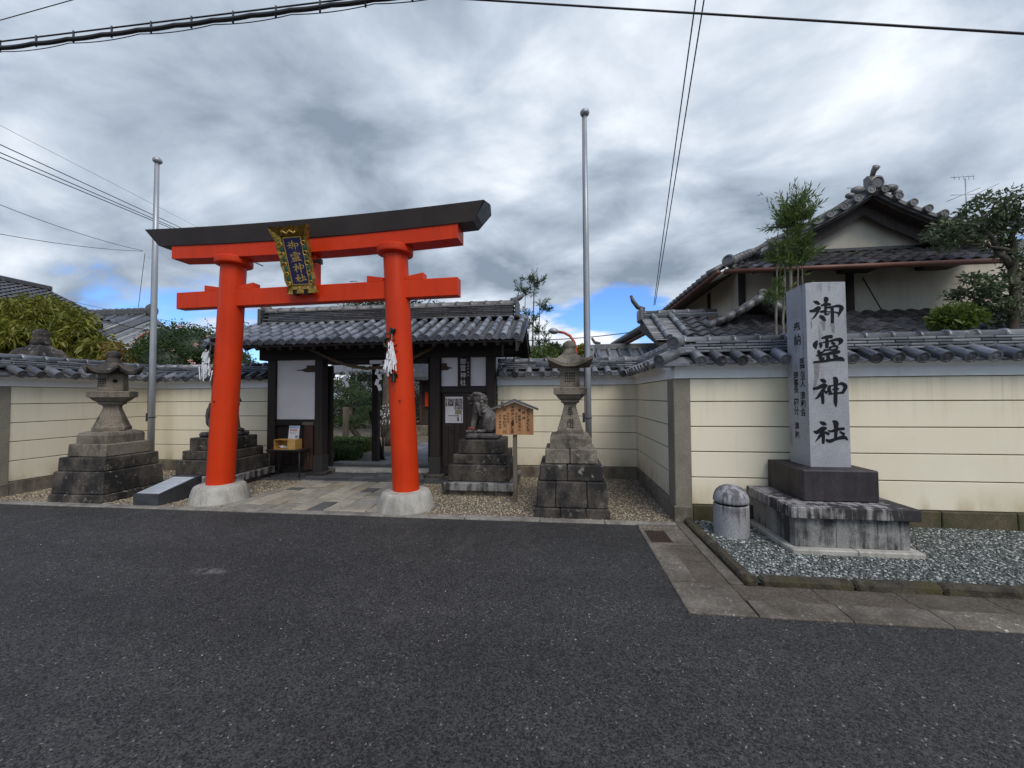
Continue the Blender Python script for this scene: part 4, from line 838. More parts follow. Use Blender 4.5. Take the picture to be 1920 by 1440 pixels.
def sprig(label, top, out, seed):
    random.seed(seed); o = empty('paper_sprig', label, 'offering', top, 0, 'paper decked sprigs tied to the torii columns')
    ob('holder', MB().stack([(.035, -.03), (.045, .02), (.04, .04)], 0, 0, 8, 0), 'black_lacquer', o, (out.x*.03, out.y*.03, -.02), (0, R(20), 0))
    ob('clip', MB().box(-.03, -.02, -.72, .03, .02, -.6, .008), 'black_lacquer', o, (out.x*.03+.015, out.y*.02, 0))
    pts = [out*.04+Vector((0, 0, -.03)), out*.07+Vector((.0, 0, -.25)), out*.06+Vector((.02, 0, -.55)), out*.05+Vector((.04, 0, -.86))]
    ob('stem', MB().tube(pts, [.008, .008, .006, .003], 5), 'bark_pale', o)
    V, F = leaf_cards(46, lambda i: (out*random.uniform(.03, .1)+Vector((random.gauss(0, .035), random.gauss(0, .02), -random.uniform(.05, .6))), (rv()+Vector((random.choice((-1, 1))*.8, -.3, 0))), rv(), random.uniform(.7, 1.2)), (.075, .035))
    ob('leaves', np_mesh('leaves', V, F), 'leaf_dark', o)
    m = MB()
    for i in range(46):
        a = random.uniform(-.045, .055); t = random.random(); z0 = -.16-.34*t; l = random.uniform(.08, .2); x = a*(.3+1.3*t); sl = random.uniform(-.3, .3); w = random.uniform(.005, .01)
        y = out.y*random.uniform(.08, .14)+out.x*0; bx = out.x*random.uniform(.06, .16)
        m.add([(bx+x-w, y, z0), (bx+x+w, y, z0), (bx+x+w+sl*l, y-.012, z0-l), (bx+x-w+sl*l, y-.01, z0-l), (bx+x-w, y+.003, z0), (bx+x+w, y+.003, z0), (bx+x+w+sl*l, y-.009, z0-l), (bx+x-w+sl*l, y-.007, z0-l)], [(0, 1, 2, 3), (7, 6, 5, 4), (0, 4, 5, 1), (2, 6, 7, 3)])
    tag(ob('paper_strips', m, 'paper', o), kind='stuff')
def colx(sg, z): return TM @ Vector((sg*(1.49-.175*(z-.22)/3.44), 0, z))
c = colx(1, 2.47); dv = Vector((.1, -1, 0)).normalized(); sprig('sprig with long white paper strips on the right torii column', c+dv*.17+Vector((-.03, 0, 0)), dv, 5)
c = colx(-1, 2.44); dv = Vector((-.75, -.66, 0)).normalized(); sprig('leafy sprig with white paper strips on the left torii column', c+dv*.17, dv, 9)
random.seed(21)

# ================================================================ stone lanterns
def lantern(label, cx, cy, carve):
    o = empty('stone_lantern', label, 'stone lantern', (cx, cy, 0), 0, 'stone lanterns flanking the entrance')
    def ring_blocks(name, w, z0, z1, nb, mat, taper=0.0):
        h = w/2; cuts = [-h+2*h*(i/nb)+(random.uniform(-.06, .06) if 0 < i < nb else 0) for i in range(nb+1)]
        for i in range(nb):
            m = MB().box(cuts[i]+.002, -h, z0, cuts[i+1]-.002, h, z1-.002, .014); m.v = [(x*(1-taper*(z-z0)/(z1-z0))+random.uniform(-.003, .003), y*(1-taper*(z-z0)/(z1-z0))+random.uniform(-.003, .003), z) for x, y, z in m.v]
            ob(name, m, mat, o)
    ring_blocks('footing_stone', .95, -.02, .13, 3, 'stone_black', .02)
    ring_blocks('plinth_stone', .9, .13, .46, 3, 'stone_black', .03); ring_blocks('plinth_stone', .82, .46, .665, 2, 'stone_black', .02)
    ring_blocks('plinth_stone', .68, .665, .86, 2, 'stone_weathered', .02)
    ob('pedestal', MB().stack([(.385, .86), (.385, .98), (.36, 1.02), (.26, 1.045)]), 'stone_weathered', o)
    hx = carve is None; kw = dict(n=6, rot=0) if hx else {}; ks_ = .95 if hx else 1.0; ay = -.1525 if hx else -.131
    def st(pr): return MB().stack([(r*ks_, z) for r, z in pr], **kw)
    sh = ob('shaft', st([(.245, 1.045), (.245, 1.09), (.225, 1.12), (.165, 1.27), (.122, 1.385), (.115, 1.415), (.13, 1.445), (.175, 1.465), (.175, 1.495), (.2, 1.5)]), 'stone_weathered', o)
    ob('bowl', st([(.19, 1.5), (.23, 1.52), (.275, 1.565), (.29, 1.57), (.31, 1.572), (.315, 1.655), (.26, 1.668)]), 'stone_weathered', o)
    bx = ob('light_box', st([(.185, 1.668), (.19, 1.69), (.182, 1.93), (.175, 1.94)]), 'stone_weathered', o)
    for i in range(5):
        for j in range(4): ob('lattice_hole', MB().box(-.068+i*.03, ay-.0045, 1.74+j*.035, -.068+i*.03+.016, ay, 1.74+j*.035+.02), 'hole_black', bx)
    for az in ((-PI/6, -PI*5/6) if hx else (0, PI)): ob('round_hole', MB().stack([(.03, -ay), (.03, -ay+.006)], 0, 0, 12, 0), 'hole_black', bx, (0, 0, 1.83), (0, PI/2, az))
    # roof with upturned corners
    m = MB(); vs = []; fs = []; ns = 6 if hx else 4; NA = 48; prof = [0, .28, .46, .62, .78, .9, 1.0]; zp = [2.15, 2.135, 2.1, 2.05, 2.012, 1.994, 1.988]; Rf = .3 if hx else .275
    for lay in (0, 1):
        for ri in prof:
            for k in range(NA):
                th = 2*PI*k/NA; w_ = 2*PI/ns; ph = ((th+(0 if hx else 0)) % w_)-w_/2 if not hx else ((th+w_/2) % w_)-w_/2
                if not hx: ph = ((th+PI/4) % w_)-w_/2
                edge_ = 1/math.cos(ph); cr = (abs(ph)/(w_/2))**3.0; rr = ri*Rf*edge_*(1+.08*cr*ri**3)
                z = (zp[prof.index(ri)]+.1*cr*ri**4) if lay else (1.93+.012*ri+.1*cr*ri**4)
                vs.append((rr*math.cos(th), rr*math.sin(th), z))
    P_ = len(prof)
    for lay in (0, 1):
        for i in range(P_-1):
            for k in range(NA):
                q = (lay*P_+i)*NA; a_ = (q+k, q+(k+1) % NA, q+NA+(k+1) % NA, q+NA+k); fs.append(a_ if lay else a_[::-1])
    for k in range(NA): q0 = (P_-1)*NA; q1 = (2*P_-1)*NA; fs.append((q0+k, q0+(k+1) % NA, q1+(k+1) % NA, q1+k))
    ob('roof', recalc(m.add(vs, fs, None, False).mesh('roof')), 'stone_black' if cx < -3 else 'stone_weathered', o)
    ob('finial', MB().stack([(.1, 2.1), (.105, 2.125), (.105, 2.15), (.085, 2.165), (.085, 2.185), (.07, 2.19), (.088, 2.215), (.095, 2.245), (.085, 2.28), (.055, 2.305), (.015, 2.322)], 0, 0, 14, 0, smooth=True), 'stone_black' if cx < -3 else 'stone_weathered', o)
    if carve:
        m = MB(); column(m, carve, 0, 0.3, .135, .15); sl = math.atan2(.1, .3)
        m.v = [(x*(.5+.4*(1-z/.3)), -.1645+.262*1.05*z-.003, 1.1+z*1.05) for x, y, z in m.v]; ob('carved_characters', m, 'hole_black', sh)
    return o
random.seed(33)
lantern('moss brown stone lantern on stepped plinth beside the tall right flagpole', .14, 5.46, '奉燈')
lantern('dark weathered stone lantern on stepped plinth near the left side wall', -7.13, 5.44, None)

# ================================================================ guardian lions
def lion_mesh(flip):
    m = MB(); E = m.ell
    def cap(a, b, ra, rb, n=7):
        a, b = Vector(a), Vector(b)
        for i in range(n+1): t = i/n; p = a.lerp(b, t); r = ra+(rb-ra)*t; E(p, (r, r, r), 12, 8)
    # seated body, rump low, chest upright, forelegs straight, big maned head with a square muzzle and open mouth
    E((.16, 0, .15), (.17, .14, .155)); cap((.16, 0, .19), (-.02, 0, .4), .135, .12); E((-.09, 0, .36), (.1, .115, .15)); E((-.06, 0, .46), (.12, .13, .13)); E((-.11, 0, .57), (.115, .115, .105))
    E((-.205, 0, .572), (.06, .08, .04)); E((-.2, 0, .484), (.058, .062, .018)); E((-.15, 0, .5), (.06, .07, .03)); E((-.262, 0, .59), (.018, .032, .02)); E((-.1, 0, .655), (.1, .085, .03))
    for k in range(6):
        for s in (-1, 1): E((-.125+.034*k, s*(.112-.008*k), .66-.012*k*k*.35), (.03, .03, .03), 8, 6); E((-.02+.012*k, s*.125, .63-.055*k), (.036, .03, .034), 8, 6); E((-.075+.01*k, s*.128, .47-.035*k), (.026, .022, .026), 8, 6)
        E((.03+.006*k, s*0, .6-.05*k), (.04, .06, .034), 8, 6)
    for s in (-1, 1):
        E((-.19, s*.048, .625), (.04, .034, .02)); E((-.198, s*.05, .6), (.02, .02, .016)); E((-.045, s*.12, .585), (.04, .02, .055)); E((-.225, s*.048, .558), (.034, .034, .03)); E((-.235, s*.03, .502), (.01, .01, .022))
        cap((-.11, s*.072, .33), (-.165, s*.08, .05), .058, .045); E((-.195, s*.08, .034), (.075, .052, .034)); 
        for q in (-.03, 0, .03): E((-.255, s*.08+q, .026), (.022, .014, .024), 8, 6); E((-.1, s*.135+q, .024), (.022, .014, .022), 8, 6)
        E((.125, s*.115, .15), (.125, .065, .145)); E((-.01, s*.135, .034), (.1, .048, .034))
    E((.33, 0, .2), (.05, .09, .13)); E((.345, 0, .34), (.045, .07, .12)); E((.33, 0, .46), (.03, .035, .07)); E((.32, .07, .28), (.035, .028, .1)); E((.32, -.07, .28), (.035, .028, .1))
    me = m.mesh('lion_raw'); o = bpy.data.objects.new('raw', me); COL.objects.link(o)
    r = o.modifiers.new('r', 'REMESH'); r.mode = 'VOXEL'; r.voxel_size = .007
    s = o.modifiers.new('s', 'SMOOTH'); s.iterations = 1; s.factor = .5
    dg = bpy.context.evaluated_depsgraph_get(); dg.update(); out = bpy.data.meshes.new_from_object(o.evaluated_get(dg)); bpy.data.objects.remove(o)
    out.polygons.foreach_set('use_smooth', [True]*len(out.polygons)); return out
LION = lion_mesh(False)
def komainu(label, cx, cy, rz, cord):
    o = empty('guardian_lion', label, 'statue', (cx, cy, 0), rz, 'guardian lions flanking the gate')
    def tier(name, w, z0, z1, mat, nb=1, b=.014):
        h = w/2
        for i in range(nb):
            m = MB().box(-h+2*h*i/nb+.0015, -h, z0, -h+2*h*(i+1)/nb-.0015, h, z1-.0015, b); m.v = [(x+random.uniform(-.002, .002), y+random.uniform(-.002, .002), z) for x, y, z in m.v]; ob(name, m, mat, o)
    tier('footing_stone', .98, -.02, .085, 'stone_weathered', 4); tier('plinth_slab', 1.14, .085, .215, 'granite_plinth' if cord else 'granite_slab')
    t = tier('plinth_stone', .98, .215, .475, 'stone_black', 1); tier('plinth_stone', .86, .475, .63, 'stone_black', 1); tier('plinth_stone', .72, .63, .85, 'stone_black'); tier('statue_base', .56, .85, .94, 'stone_statue', 1, .03)
    ob('carved_crest', MB().tube([(-.08+.16*t/10, -.492, .345+.035*math.sin(PI*t/10)) for t in range(11)], .006, 5), 'stone_weathered', o)
    ob('lion_body', LION, 'stone_statue', o, (-.02, 0, .938))
    if cord: ob('red_cord', MB().tube([(-.2+.06*math.cos(a*PI/8), -.08+.055*math.sin(a*PI/8), 1.005) for a in range(17)], .007, 5).tube([(-.2+.06*math.cos(a*PI/8), -.08+.055*math.sin(a*PI/8), 1.03) for a in range(17)], .006, 5), 'red_faded', o)
komainu('grey stone lion statue facing the path beside the wooden notice board', -1.27, 6.5, 0, True)
komainu('stone lion statue on dark plinth half hidden by the left torii column', -6.12, 6.5, PI, False)

# ================================================================ notice board, tablet, poles, table
nb = empty('notice_board', 'small roofed wooden notice board on a post with handwritten lettering', 'notice board', (-.655, 5.66, 0))
ob('post', MB().box(-.03, -.0, -.02, .03, .06, 1.3, .005), 'timber_grey', nb)
bd = MB().prism([(-.275, .99), (.275, .99), (.275, 1.36), (0, 1.465), (-.275, 1.36)], 1, -.028, -.002); ob('board', recalc(bd.mesh('board')), 'board_wood', nb)
for sg in (-1, 1):
    m = MB().prism([(0, 1.475), (sg*.345, 1.345), (sg*.345, 1.372), (0, 1.512)], 1, -.1, .06); ob('roof_board', recalc(m.mesh('roof_board')), 'roof_board', nb)
m = MB()
for txt, x, zt, s, p in (('旧元興寺鎮護所', .2, 1.365, .046, .0475), ('祭神', .135, 1.345, .048, .075), ('東 藤原大夫人', .075, 1.37, .044, .0475), ('早良親王', .03, 1.31, .032, .038), ('本殿井上皇后', -.025, 1.415, .046, .05), ('事代主命', -.03, 1.175, .05, .042), ('他戸親王', -.09, 1.31, .033, .038), ('西 伊予親王 橘', -.145, 1.375, .042, .046), ('文屋宮田麿', -.21, 1.29, .032, .044)): column(m, txt, x, zt, s, p, bold=.0012)
m.v = [(x, -.0295, z) for x, y, z in m.v]; tag(ob('lettering', m, 'ink_brown', nb), kind='stuff')
tb = empty('stone_tablet', 'low dark granite wedge with a silver inscription plate by the road', 'tablet', (-5.9, 5.28, 0))
ob('wedge', recalc(MB().prism([(-.33, -.02), (.35, -.02), (.35, .31), (.3, .31), (-.33, .17)], 0, -.21, .2).mesh('wedge')), 'stone_grey_dark', tb)
sl2 = math.atan2(.14, .63)
pla = ob('plate', MB().box(-.185, 0, .0, .175, .56, .006, .002), 'plate_metal', tb, (0, -.3, .1775), (sl2, 0, 0))
m = MB()
for i in range(11): m.box(-.15, .05+i*.044, .0065, random.uniform(.05, .145), .058+i*.044, .0072)
tag(ob('engraving', m, 'metal_grey', pla), kind='stuff')
def pole(label, x, y, h, r):
    o = empty('flagpole', label, 'flagpole', (x, y, 0)); ob('shaft', MB().tube([(0, 0, -.02), (0, 0, h*.33), (0, 0, h*.66), (0, 0, h)], [r, r*.95, r*.8, r*.62], 16), 'metal_grey', o)
    ob('ball', MB().ell((0, 0, h+.045), (.085, .085, .07), 16, 10), 'metal_grey', o); ob('collar', MB().stack([(r*1.25, 0), (r*1.25, .05)], 0, 0, 14, 0), 'metal_grey', o)
    ob('halyard', MB().tube([(-r-.01, -.02, 1.15), (-r*.9-.004, -.02, h*.5), (-r*.62-.01, -.01, h-.02)], .006, 5), 'cable', o)
    ob('cleat', MB().box(-r-.045, -.035, 1.08, -r-.002, -.005, 1.25, .008).tube([((r+.008)*math.cos(a*PI/8), (r+.008)*math.sin(a*PI/8), 1.16+.006*math.sin(a)) for a in range(17)], .008, 5), 'cable', o)
pole('tall grey metal flagpole behind the right stone lantern', .5, 7.0, 6.62, .057)
pole('tall grey metal flagpole near the left wall corner', -8.28, 7.02, 6.46, .06)
tt = empty('offering_table', 'small dark steel legged table against the gate wall', 'table', (-5.2, 6.98, 0))
ob('table_top', MB().box(-.36, -.17, .535, .36, .17, .56, .004), 'timber_dark', tt)
for sx in (-1, 1):
    for sy in (-1, 1): ob('leg', MB().tube([(sx*.31, sy*.13, 0), (sx*.31, sy*.13, .535)], .012, 6), 'steel_dark', tt)
bxo = empty('coin_box', 'open honey coloured wooden box on the small table', 'box', (-5.2, 6.95, .56)); A, B, Ht = .22, .1, .19
for nm, q in (('base', (-A, -B, 0, A, B, .012)), ('top', (-A, -B, Ht-.012, A, B, Ht)), ('side', (-A, -B, .012, -A+.014, B, Ht-.012)), ('side', (A-.014, -B, .012, A, B, Ht-.012)), ('back', (-A+.014, B-.012, .012, A-.014, B, Ht-.012)), ('front_panel', (.06, -B, .012, A-.014, -B+.014, Ht-.012))):
    ob(nm, MB().box(*q, .002), 'box_wood', bxo)
for i in range(14):
    sp = ob('paper_fortune', MB().box(-.03, -.007, -.006, .03, .007, .006, .003), 'paper'); sp.location = (-5.2+random.uniform(-.17, .02), 6.95+random.uniform(-.05, .06), .585+random.uniform(0, .045)); sp.rotation_euler = (0, random.uniform(-.3, .3), random.uniform(0, 3))
    tag(sp, 'small folded white paper slip lying in the wooden box', 'paper slip', 'folded paper slips in the wooden box')
pc = empty('picture_stand', 'small upright picture board standing on the wooden box', 'picture', (-5.13, 7.0, .75)); pc.rotation_euler = (R(-8), 0, 0)
ob('board', MB().box(-.11, 0, 0, .11, .014, .25, .002), 'poster_pale', pc); ob('print', MB().box(-.1, -.0012, .2, .1, -.0004, .24), 'picture_blue', pc); ob('print', MB().box(-.085, -.0012, .15, .07, -.0004, .185), 'picture_pink', pc); ob('print', MB().box(.035, -.0012, .01, .1, -.0004, .07), 'picture_green', pc)
m = MB(); vs, fs = glyphs('みくじ', .05); m.add([(v.x-.01, -.001, v.y+.115) for v in vs], fs); ob('lettering', m, 'ink', pc)

# ================================================================ stone monument and bollard
mo = empty('stone_monument', 'tall pale granite pillar with brushed black characters on a stepped plinth', 'monument', (2.78, 4.55, .02))
def mbx(name, x0, y0, z0, x1, y1, z1, mat, b=.006): return ob(name, MB().box(x0-2.78, y0-4.55, z0-.02, x1-2.78, y1-4.55, z1-.02, b), mat, mo)
mbx('footing', 2.19, 4.05, -.02, 2.76, 4.975, .078, 'stone_torii_base', .01); mbx('footing', 2.763, 4.05, -.02, 3.33, 4.975, .078, 'stone_torii_base', .01)
for a, b in ((2.255, 2.62), (2.623, 2.98), (2.983, 3.255)): mbx('plinth_panel', a, 4.125, .078, b, 4.2, .362, 'granite_plinth', .003)
for ya, yb in ((4.203, 4.58), (4.583, 4.95)): mbx('plinth_panel', 2.255, ya, .078, 2.33, yb, .362, 'granite_plinth', .003); mbx('plinth_panel', 3.18, ya, .078, 3.255, yb, .362, 'granite_plinth', .003)
mbx('plinth_core', 2.332, 4.203, .05, 3.178, 4.93, .36, 'granite_plinth', 0)
mbx('cap_slab', 2.2, 4.07, .362, 3.32, 4.31, .47, 'granite_slab', .007); mbx('cap_slab', 2.2, 4.3115, .362, 2.74, 4.985, .47, 'granite_slab', .007); mbx('cap_slab', 2.7415, 4.3115, .362, 3.32, 4.985, .47, 'granite_slab', .007)
mbx('dark_block', 2.44, 4.3, .47, 3.14, 4.985, .785, 'granite_dark', .012)
PX0, PX1, PY0, PY1, PZ = 2.632, 3.022, 4.5, 4.86, 2.745
def wp(x, y, z): return (x-2.78, y-4.55, z-.02)
vs = [wp(x, y, z) for z in (.785, PZ) for (x, y) in ((PX0, PY0), (PX1, PY0), (PX1, PY1), (PX0, PY1))]+[wp((PX0+PX1)/2, (PY0+PY1)/2, PZ+.055)]
pil = ob('pillar', MB().add(vs, [(3, 2, 1, 0), (0, 1, 5, 4), (1, 2, 6, 5), (2, 3, 7, 6), (3, 0, 4, 7), (4, 5, 8), (5, 6, 8), (6, 7, 8), (7, 4, 8)]), 'granite_pale', mo)
def face_map(px, py): p = onY(px, py, PY0); return p
m = MB(); st_ = MB()
for ci, stx in enumerate(BG):
    m = MB(); oy = 540 if ci < 2 else 690
    def fx(x, y, oy=oy):
        p = onY(1500+x/9, oy+y/9, PY0); return p.x-2.78, p.z-.02
    brush(m, stx, fx, PY0-4.55-.001, .0003, 1.12); ob('brushed_character', m, 'ink', pil)
def fx6(x, y): p = onY(1500+x/9, 540+y/9, PY0); return p.x-2.78, p.z-.02
brush(st_, [[(185,560,26),(192,620,28),(190,690,10)],[(370,560,80),(395,620,70),(400,720,30)],[(545,590,70),(550,650,72),(565,760,40)],[(285,1270,110),(285,1350,100),(275,1520,70),(250,1640,44),(240,1780,24)]], fx6, PY0-4.55-.0003, .0001)
tag(ob('rain_streak', st_, 'stain', pil), kind='stuff')
m = MB()   # writing on the left face, which looks towards -X
def lcol(txt, yoff, ztop, s, p):
    mm = MB(); column(mm, txt, 0, 0, s, p, bold=.0018)
    m.add([(PX0-2.78-.0012, yoff-x-4.55, ztop+z-.02) for x, y, z in mm.v], mm.f)
def lf(px, py): return onX(px, py, PX0)
a = lf(1494, 603); lcol('奉納', a.y, a.z, .135, .135)
a = lf(1504, 672); b = lf(1505, 722); lcol('医療法人', a.y, a.z, .092, .078); b = lf(1505, 734); lcol('清和会', b.y, b.z, .095, .09)
a = lf(1492, 698); lcol('理事長', a.y, a.z, .09, .077); b = lf(1493, 747); lcol('國分', b.y, b.z, .095, .092); b = lf(1494, 790); lcol('清和', b.y, b.z, .085, .1)
tag(ob('side_inscription', m, 'ink', pil), kind='stuff')
bo = empty('bollard', 'short round granite bollard with a domed top beside the monument', 'bollard', (1.85, 4.56, .02))
ob('shaft', MB().stack([(.172, 0), (.174, .02), (.174, .335), (.168, .343), (.15, .346)], 0, 0, 36, 0, smooth=False), 'granite_bollard', bo)
ob('groove', MB().stack([(.16, .345), (.16, .367)], 0, 0, 36, 0), 'hole_black', bo)
ob('dome', MB().stack([(.17, .366), (.176, .374), (.175, .4), (.166, .44), (.145, .485), (.11, .52), (.06, .543), (.015, .55)], 0, 0, 36, 0, smooth=True), 'granite_bollard', bo)

# ================================================================ foliage kit
def leaf_field(pts, dirs, L, W, fold=.25, droop=.15, jit=.35):       # vectorised folded leaves
    n = len(pts); d = dirs/np.linalg.norm(dirs, axis=1, keepdims=True); r = RNG.normal(size=(n, 3)); w = np.cross(d, r); w /= np.linalg.norm(w, axis=1, keepdims=True)+1e-9
    nn = np.cross(w, d); s = (1+jit*(2*RNG.random((n, 1))-1)); l = L*s; q = W*s
    V = np.stack([pts, pts+d*l*.5+w*q*.5+nn*q*fold, pts+d*l*.5-w*q*.5+nn*q*fold, pts+d*l-np.array([0, 0, 1])*l*droop], 1).reshape(-1, 3)
    o = 4*np.arange(n)[:, None]; F = np.concatenate([o+np.array([[0, 1, 3]]), o+np.array([[0, 3, 2]])], 0)
    return V, F
def blob_points(blobs, n, shell=.55):      # blobs [(x,y,z,rx,ry,rz)]
    B = np.array(blobs, float); vol = (B[:, 3]*B[:, 4]*B[:, 5])**.7; k = RNG.choice(len(B), n, p=vol/vol.sum()); u = RNG.normal(size=(n, 3)); u /= np.linalg.norm(u, axis=1, keepdims=True)
    r = (shell+(1-shell)*RNG.random((n, 1)))*(1+.1*RNG.normal(size=(n, 1))); return B[k, :3]+u*r*B[k, 3:], u
def crown(name, blobs, n, L, W, mat, parent, up=.3, shell=.55, droop=.15, rnd=.8, sub=0, subr=.25):
    if sub:
        bb = []
        P, u = blob_points(blobs, sub, .7)
        for p in P: s = subr*random.uniform(.6, 1.3); bb.append((p[0], p[1], p[2], s, s, s*.7))
        blobs = bb; shell = .2
    P, u = blob_points(blobs, n, shell); D = u+rnd*RNG.normal(size=u.shape)+np.array([0, 0, up]); V, F = leaf_field(P, D, L, W, droop=droop)
    loc = np.array(parent.location) if parent is not None else 0
    return tag(ob(name, np_mesh(name, V-loc, F), mat, parent), kind=None)
def limb(parent, name, paths, mat):
    m = MB(); loc = parent.location
    for pts, r0, r1 in paths:
        pts = [Vector(p)-loc for p in pts]; k = len(pts); m.tube(pts, [r0+(r1-r0)*i/(k-1) for i in range(k)], 8)
    return ob(name, m, mat, parent)
def wander(a, b, n=5, j=.06):
    a, b = Vector(a), Vector(b); out = [a]
    for i in range(1, n): out.append(a.lerp(b, i/n)+Vector((random.gauss(0, j), random.gauss(0, j), random.gauss(0, j*.5))))
    return out+[b]

# ================================================================ tiled house on the right
def s_tile(w=.27, l=.27, n=8):
    m = MB(); top = []; bot = []
    for yy, dz in ((0, .028), (l+.03, .0)):
        for i in range(n+1):
            u = i/n; z = .024*math.sin(2*PI*u+.6)+(.008 if u > .8 else 0)+dz; top.append(((u-.5)*w, yy, z)); bot.append(((u-.5)*w, yy, z-.022))
    k = n+1; o = 2*k; fs = []
    for i in range(n): fs += [(i, i+1, k+i+1, k+i), (o+i, o+i+1, i+1, i)]
    return m.add(top+bot, fs, None, False).mesh('roof_tile')
STILE = s_tile()
def tile_field(parent, O, U, Vv, nu, nv, mat, pu=.265, pv=.235, hip=None, name='roof_tile'):
    U = Vector(U).normalized(); Vv = Vector(Vv).normalized(); Nn = U.cross(Vv); loc = parent.location
    for j in range(nv):
        for i in range(nu):
            p = Vector(O)+U*pu*(i+.5)+Vv*pv*j
            if hip and not hip(p): continue
            M = Matrix(((U.x, Vv.x, Nn.x, p.x-loc.x), (U.y, Vv.y, Nn.y, p.y-loc.y), (U.z, Vv.z, Nn.z, p.z-loc.z+random.uniform(-.004, .004)), (0, 0, 0, 1))) @ Matrix.Rotation(random.uniform(-.02, .02), 4, 'Z')
            place(name, STILE, mat, parent, M)
hs = empty('tiled_house', 'old plastered house with grey tiled gable roof behind the right wall', 'house', (6.2, 9, 0))
def hb(name, x0, y0, z0, x1, y1, z1, mat, b=.004, parent=hs): return ob(name, MB().box(x0-6.2, y0-9, z0, x1-6.2, y1-9, z1, b), mat, parent)
hb('front_wall', 3.92, 9, 0, 9.2, 9.18, 4.6, 'house_plaster'); hb('side_wall', 3.92, 9.19, 0, 4.08, 15, 4.3, 'house_plaster')
for x in (3.9, 6.05): hb('wall_post', x, 8.955, 2.6, x+.14, 8.998, 4.4, 'timber_house')
for y in (10.6, 12.4, 14.2): hb('wall_post', 3.88, y, 2.4, 3.918, y+.14, 4.2, 'timber_house')
hb('wall_beam', 3.9, 8.94, 4.28, 9.2, 8.997, 4.45, 'timber_house')
for x in (4.9, 6.12, 7.6): hb('bracket', x-.3, 8.5, 4.08, x+.3, 8.93, 4.2, 'timber_house', .02)
hb('floor_rail', 3.92, 8.95, 3.18, 9.2, 8.995, 3.26, 'timber_house')
ob('brace_rod', MB().tube([onY(1617, 520, 8.9)-Vector((6.2, 9, 0)), onY(1657, 588, 8.7)-Vector((6.2, 9, 0))], .012, 6), 'timber_house', hs)
# pent roof across the gable
PA = math.atan2(.56, .95)
ob('pent_roof_bed', recalc(MB().add([(3.3-6.2, -.95, 3.99), (8.25-6.2, -.95, 3.99), (8.25-6.2, 0, 4.545), (4.25-6.2, 0, 4.545), (3.3-6.2, -.95, 3.94), (8.25-6.2, -.95, 3.94), (8.25-6.2, 0, 4.48), (4.25-6.2, 0, 4.48)], [(0, 1, 2, 3), (7, 6, 5, 4), (0, 4, 5, 1), (1, 5, 6, 2), (2, 6, 7, 3), (3, 7, 4, 0)]).mesh('pent_roof_bed')), 'timber_house', hs)
tile_field(hs, (3.3, 8.02, 4.01), (1, 0, 0), (0, .95, .56), 19, 5, 'roof_tile_dark', hip=lambda p: p.x > 3.25+(p.y-8.0)*1.0)
hb('pent_capping', 4.35, 8.9, 4.56, 7.95, 8.99, 4.63, 'roof_tile_dark', .01)
ob('rain_gutter', MB().tube([(3.22-6.2, -1.03, 3.955), (5.5-6.2, -1.03, 3.95), (8.3-6.2, -1.03, 3.94)], .05, 10), 'copper_gutter', hs)
ob('rain_gutter', MB().tube([(3.12-6.2, -.99, 3.955), (3.12-6.2, 6, 3.95)], .05, 10), 'copper_gutter', hs)
ob('side_soffit', MB().prism([(3.15-6.2, 4.0), (4.3-6.2, 4.5), (4.3-6.2, 4.45), (3.15-6.2, 3.95)], 1, .0, 6), 'timber_house', hs)
# gable
gb_ = MB().prism([(4.55-6.2, 4.6), (8.05-6.2, 4.6), (8.0-6.2, 4.72), (6.25-6.2, 5.5), (4.6-6.2, 4.74)], 1, -.06, -.0); ob('gable_wall', recalc(gb_.mesh('gable_wall')), 'house_plaster', hs)
BL = [(6.25, 5.6), (5.75, 5.28), (5.25, 5.02), (4.7, 4.78), (4.1, 4.47), (3.3, 4.1)]; BRr = [(6.25, 5.6), (6.75, 5.28), (7.25, 5.02), (7.8, 4.82), (8.35, 4.68)]
def band(curve, dz0, dz1, y0, y1, name, mat):
    m = MB(); vs = []; fs = []
    for (x, z) in curve: vs += [(x-6.2, y0-9, z+dz0), (x-6.2, y0-9, z+dz1), (x-6.2, y1-9, z+dz1), (x-6.2, y1-9, z+dz0)]
    k = len(curve)
    for i in range(k-1): fs += [(4*i+j, 4*i+(j+1) % 4, 4*i+4+(j+1) % 4, 4*i+4+j) for j in range(4)]
    fs += [(0, 1, 2, 3), (4*k-4, 4*k-3, 4*k-2, 4*k-1)]
    return ob(name, recalc(m.add(vs, fs).mesh(name)), mat, hs)
for cv in (BL[:5], BRr):
    band(cv, -.36, -.12, 8.72, 8.79, 'barge_board', 'timber_house'); band(cv, -.12, -.07, 8.5, 9.2, 'verge_soffit', 'timber_house')
    band(cv, -.07, -.025, 8.44, 9.2, 'verge_tiles', 'roof_tile_dark'); band(cv, -.02, .05, 8.4, 9.2, 'verge_tiles', 'roof_tile_old')
    band([(x, z) for x, z in cv], .1, .14, 8.78, 9.04, 'descending_ridge_tile', 'roof_tile_old'); band(cv, .145, .185, 8.8, 9.02, 'descending_ridge_tile', 'roof_tile_old')
VR = round_tile(.55, .075)
def along(cv, step):
    out = []; acc = step*.5
    for a, b in zip(cv[:-1], cv[1:]):
        a, b = Vector(a), Vector(b); l = (b-a).length
        while acc < l: out.append((a.lerp(b, acc/l), (b-a).normalized())); acc += step
        acc -= l
    return out
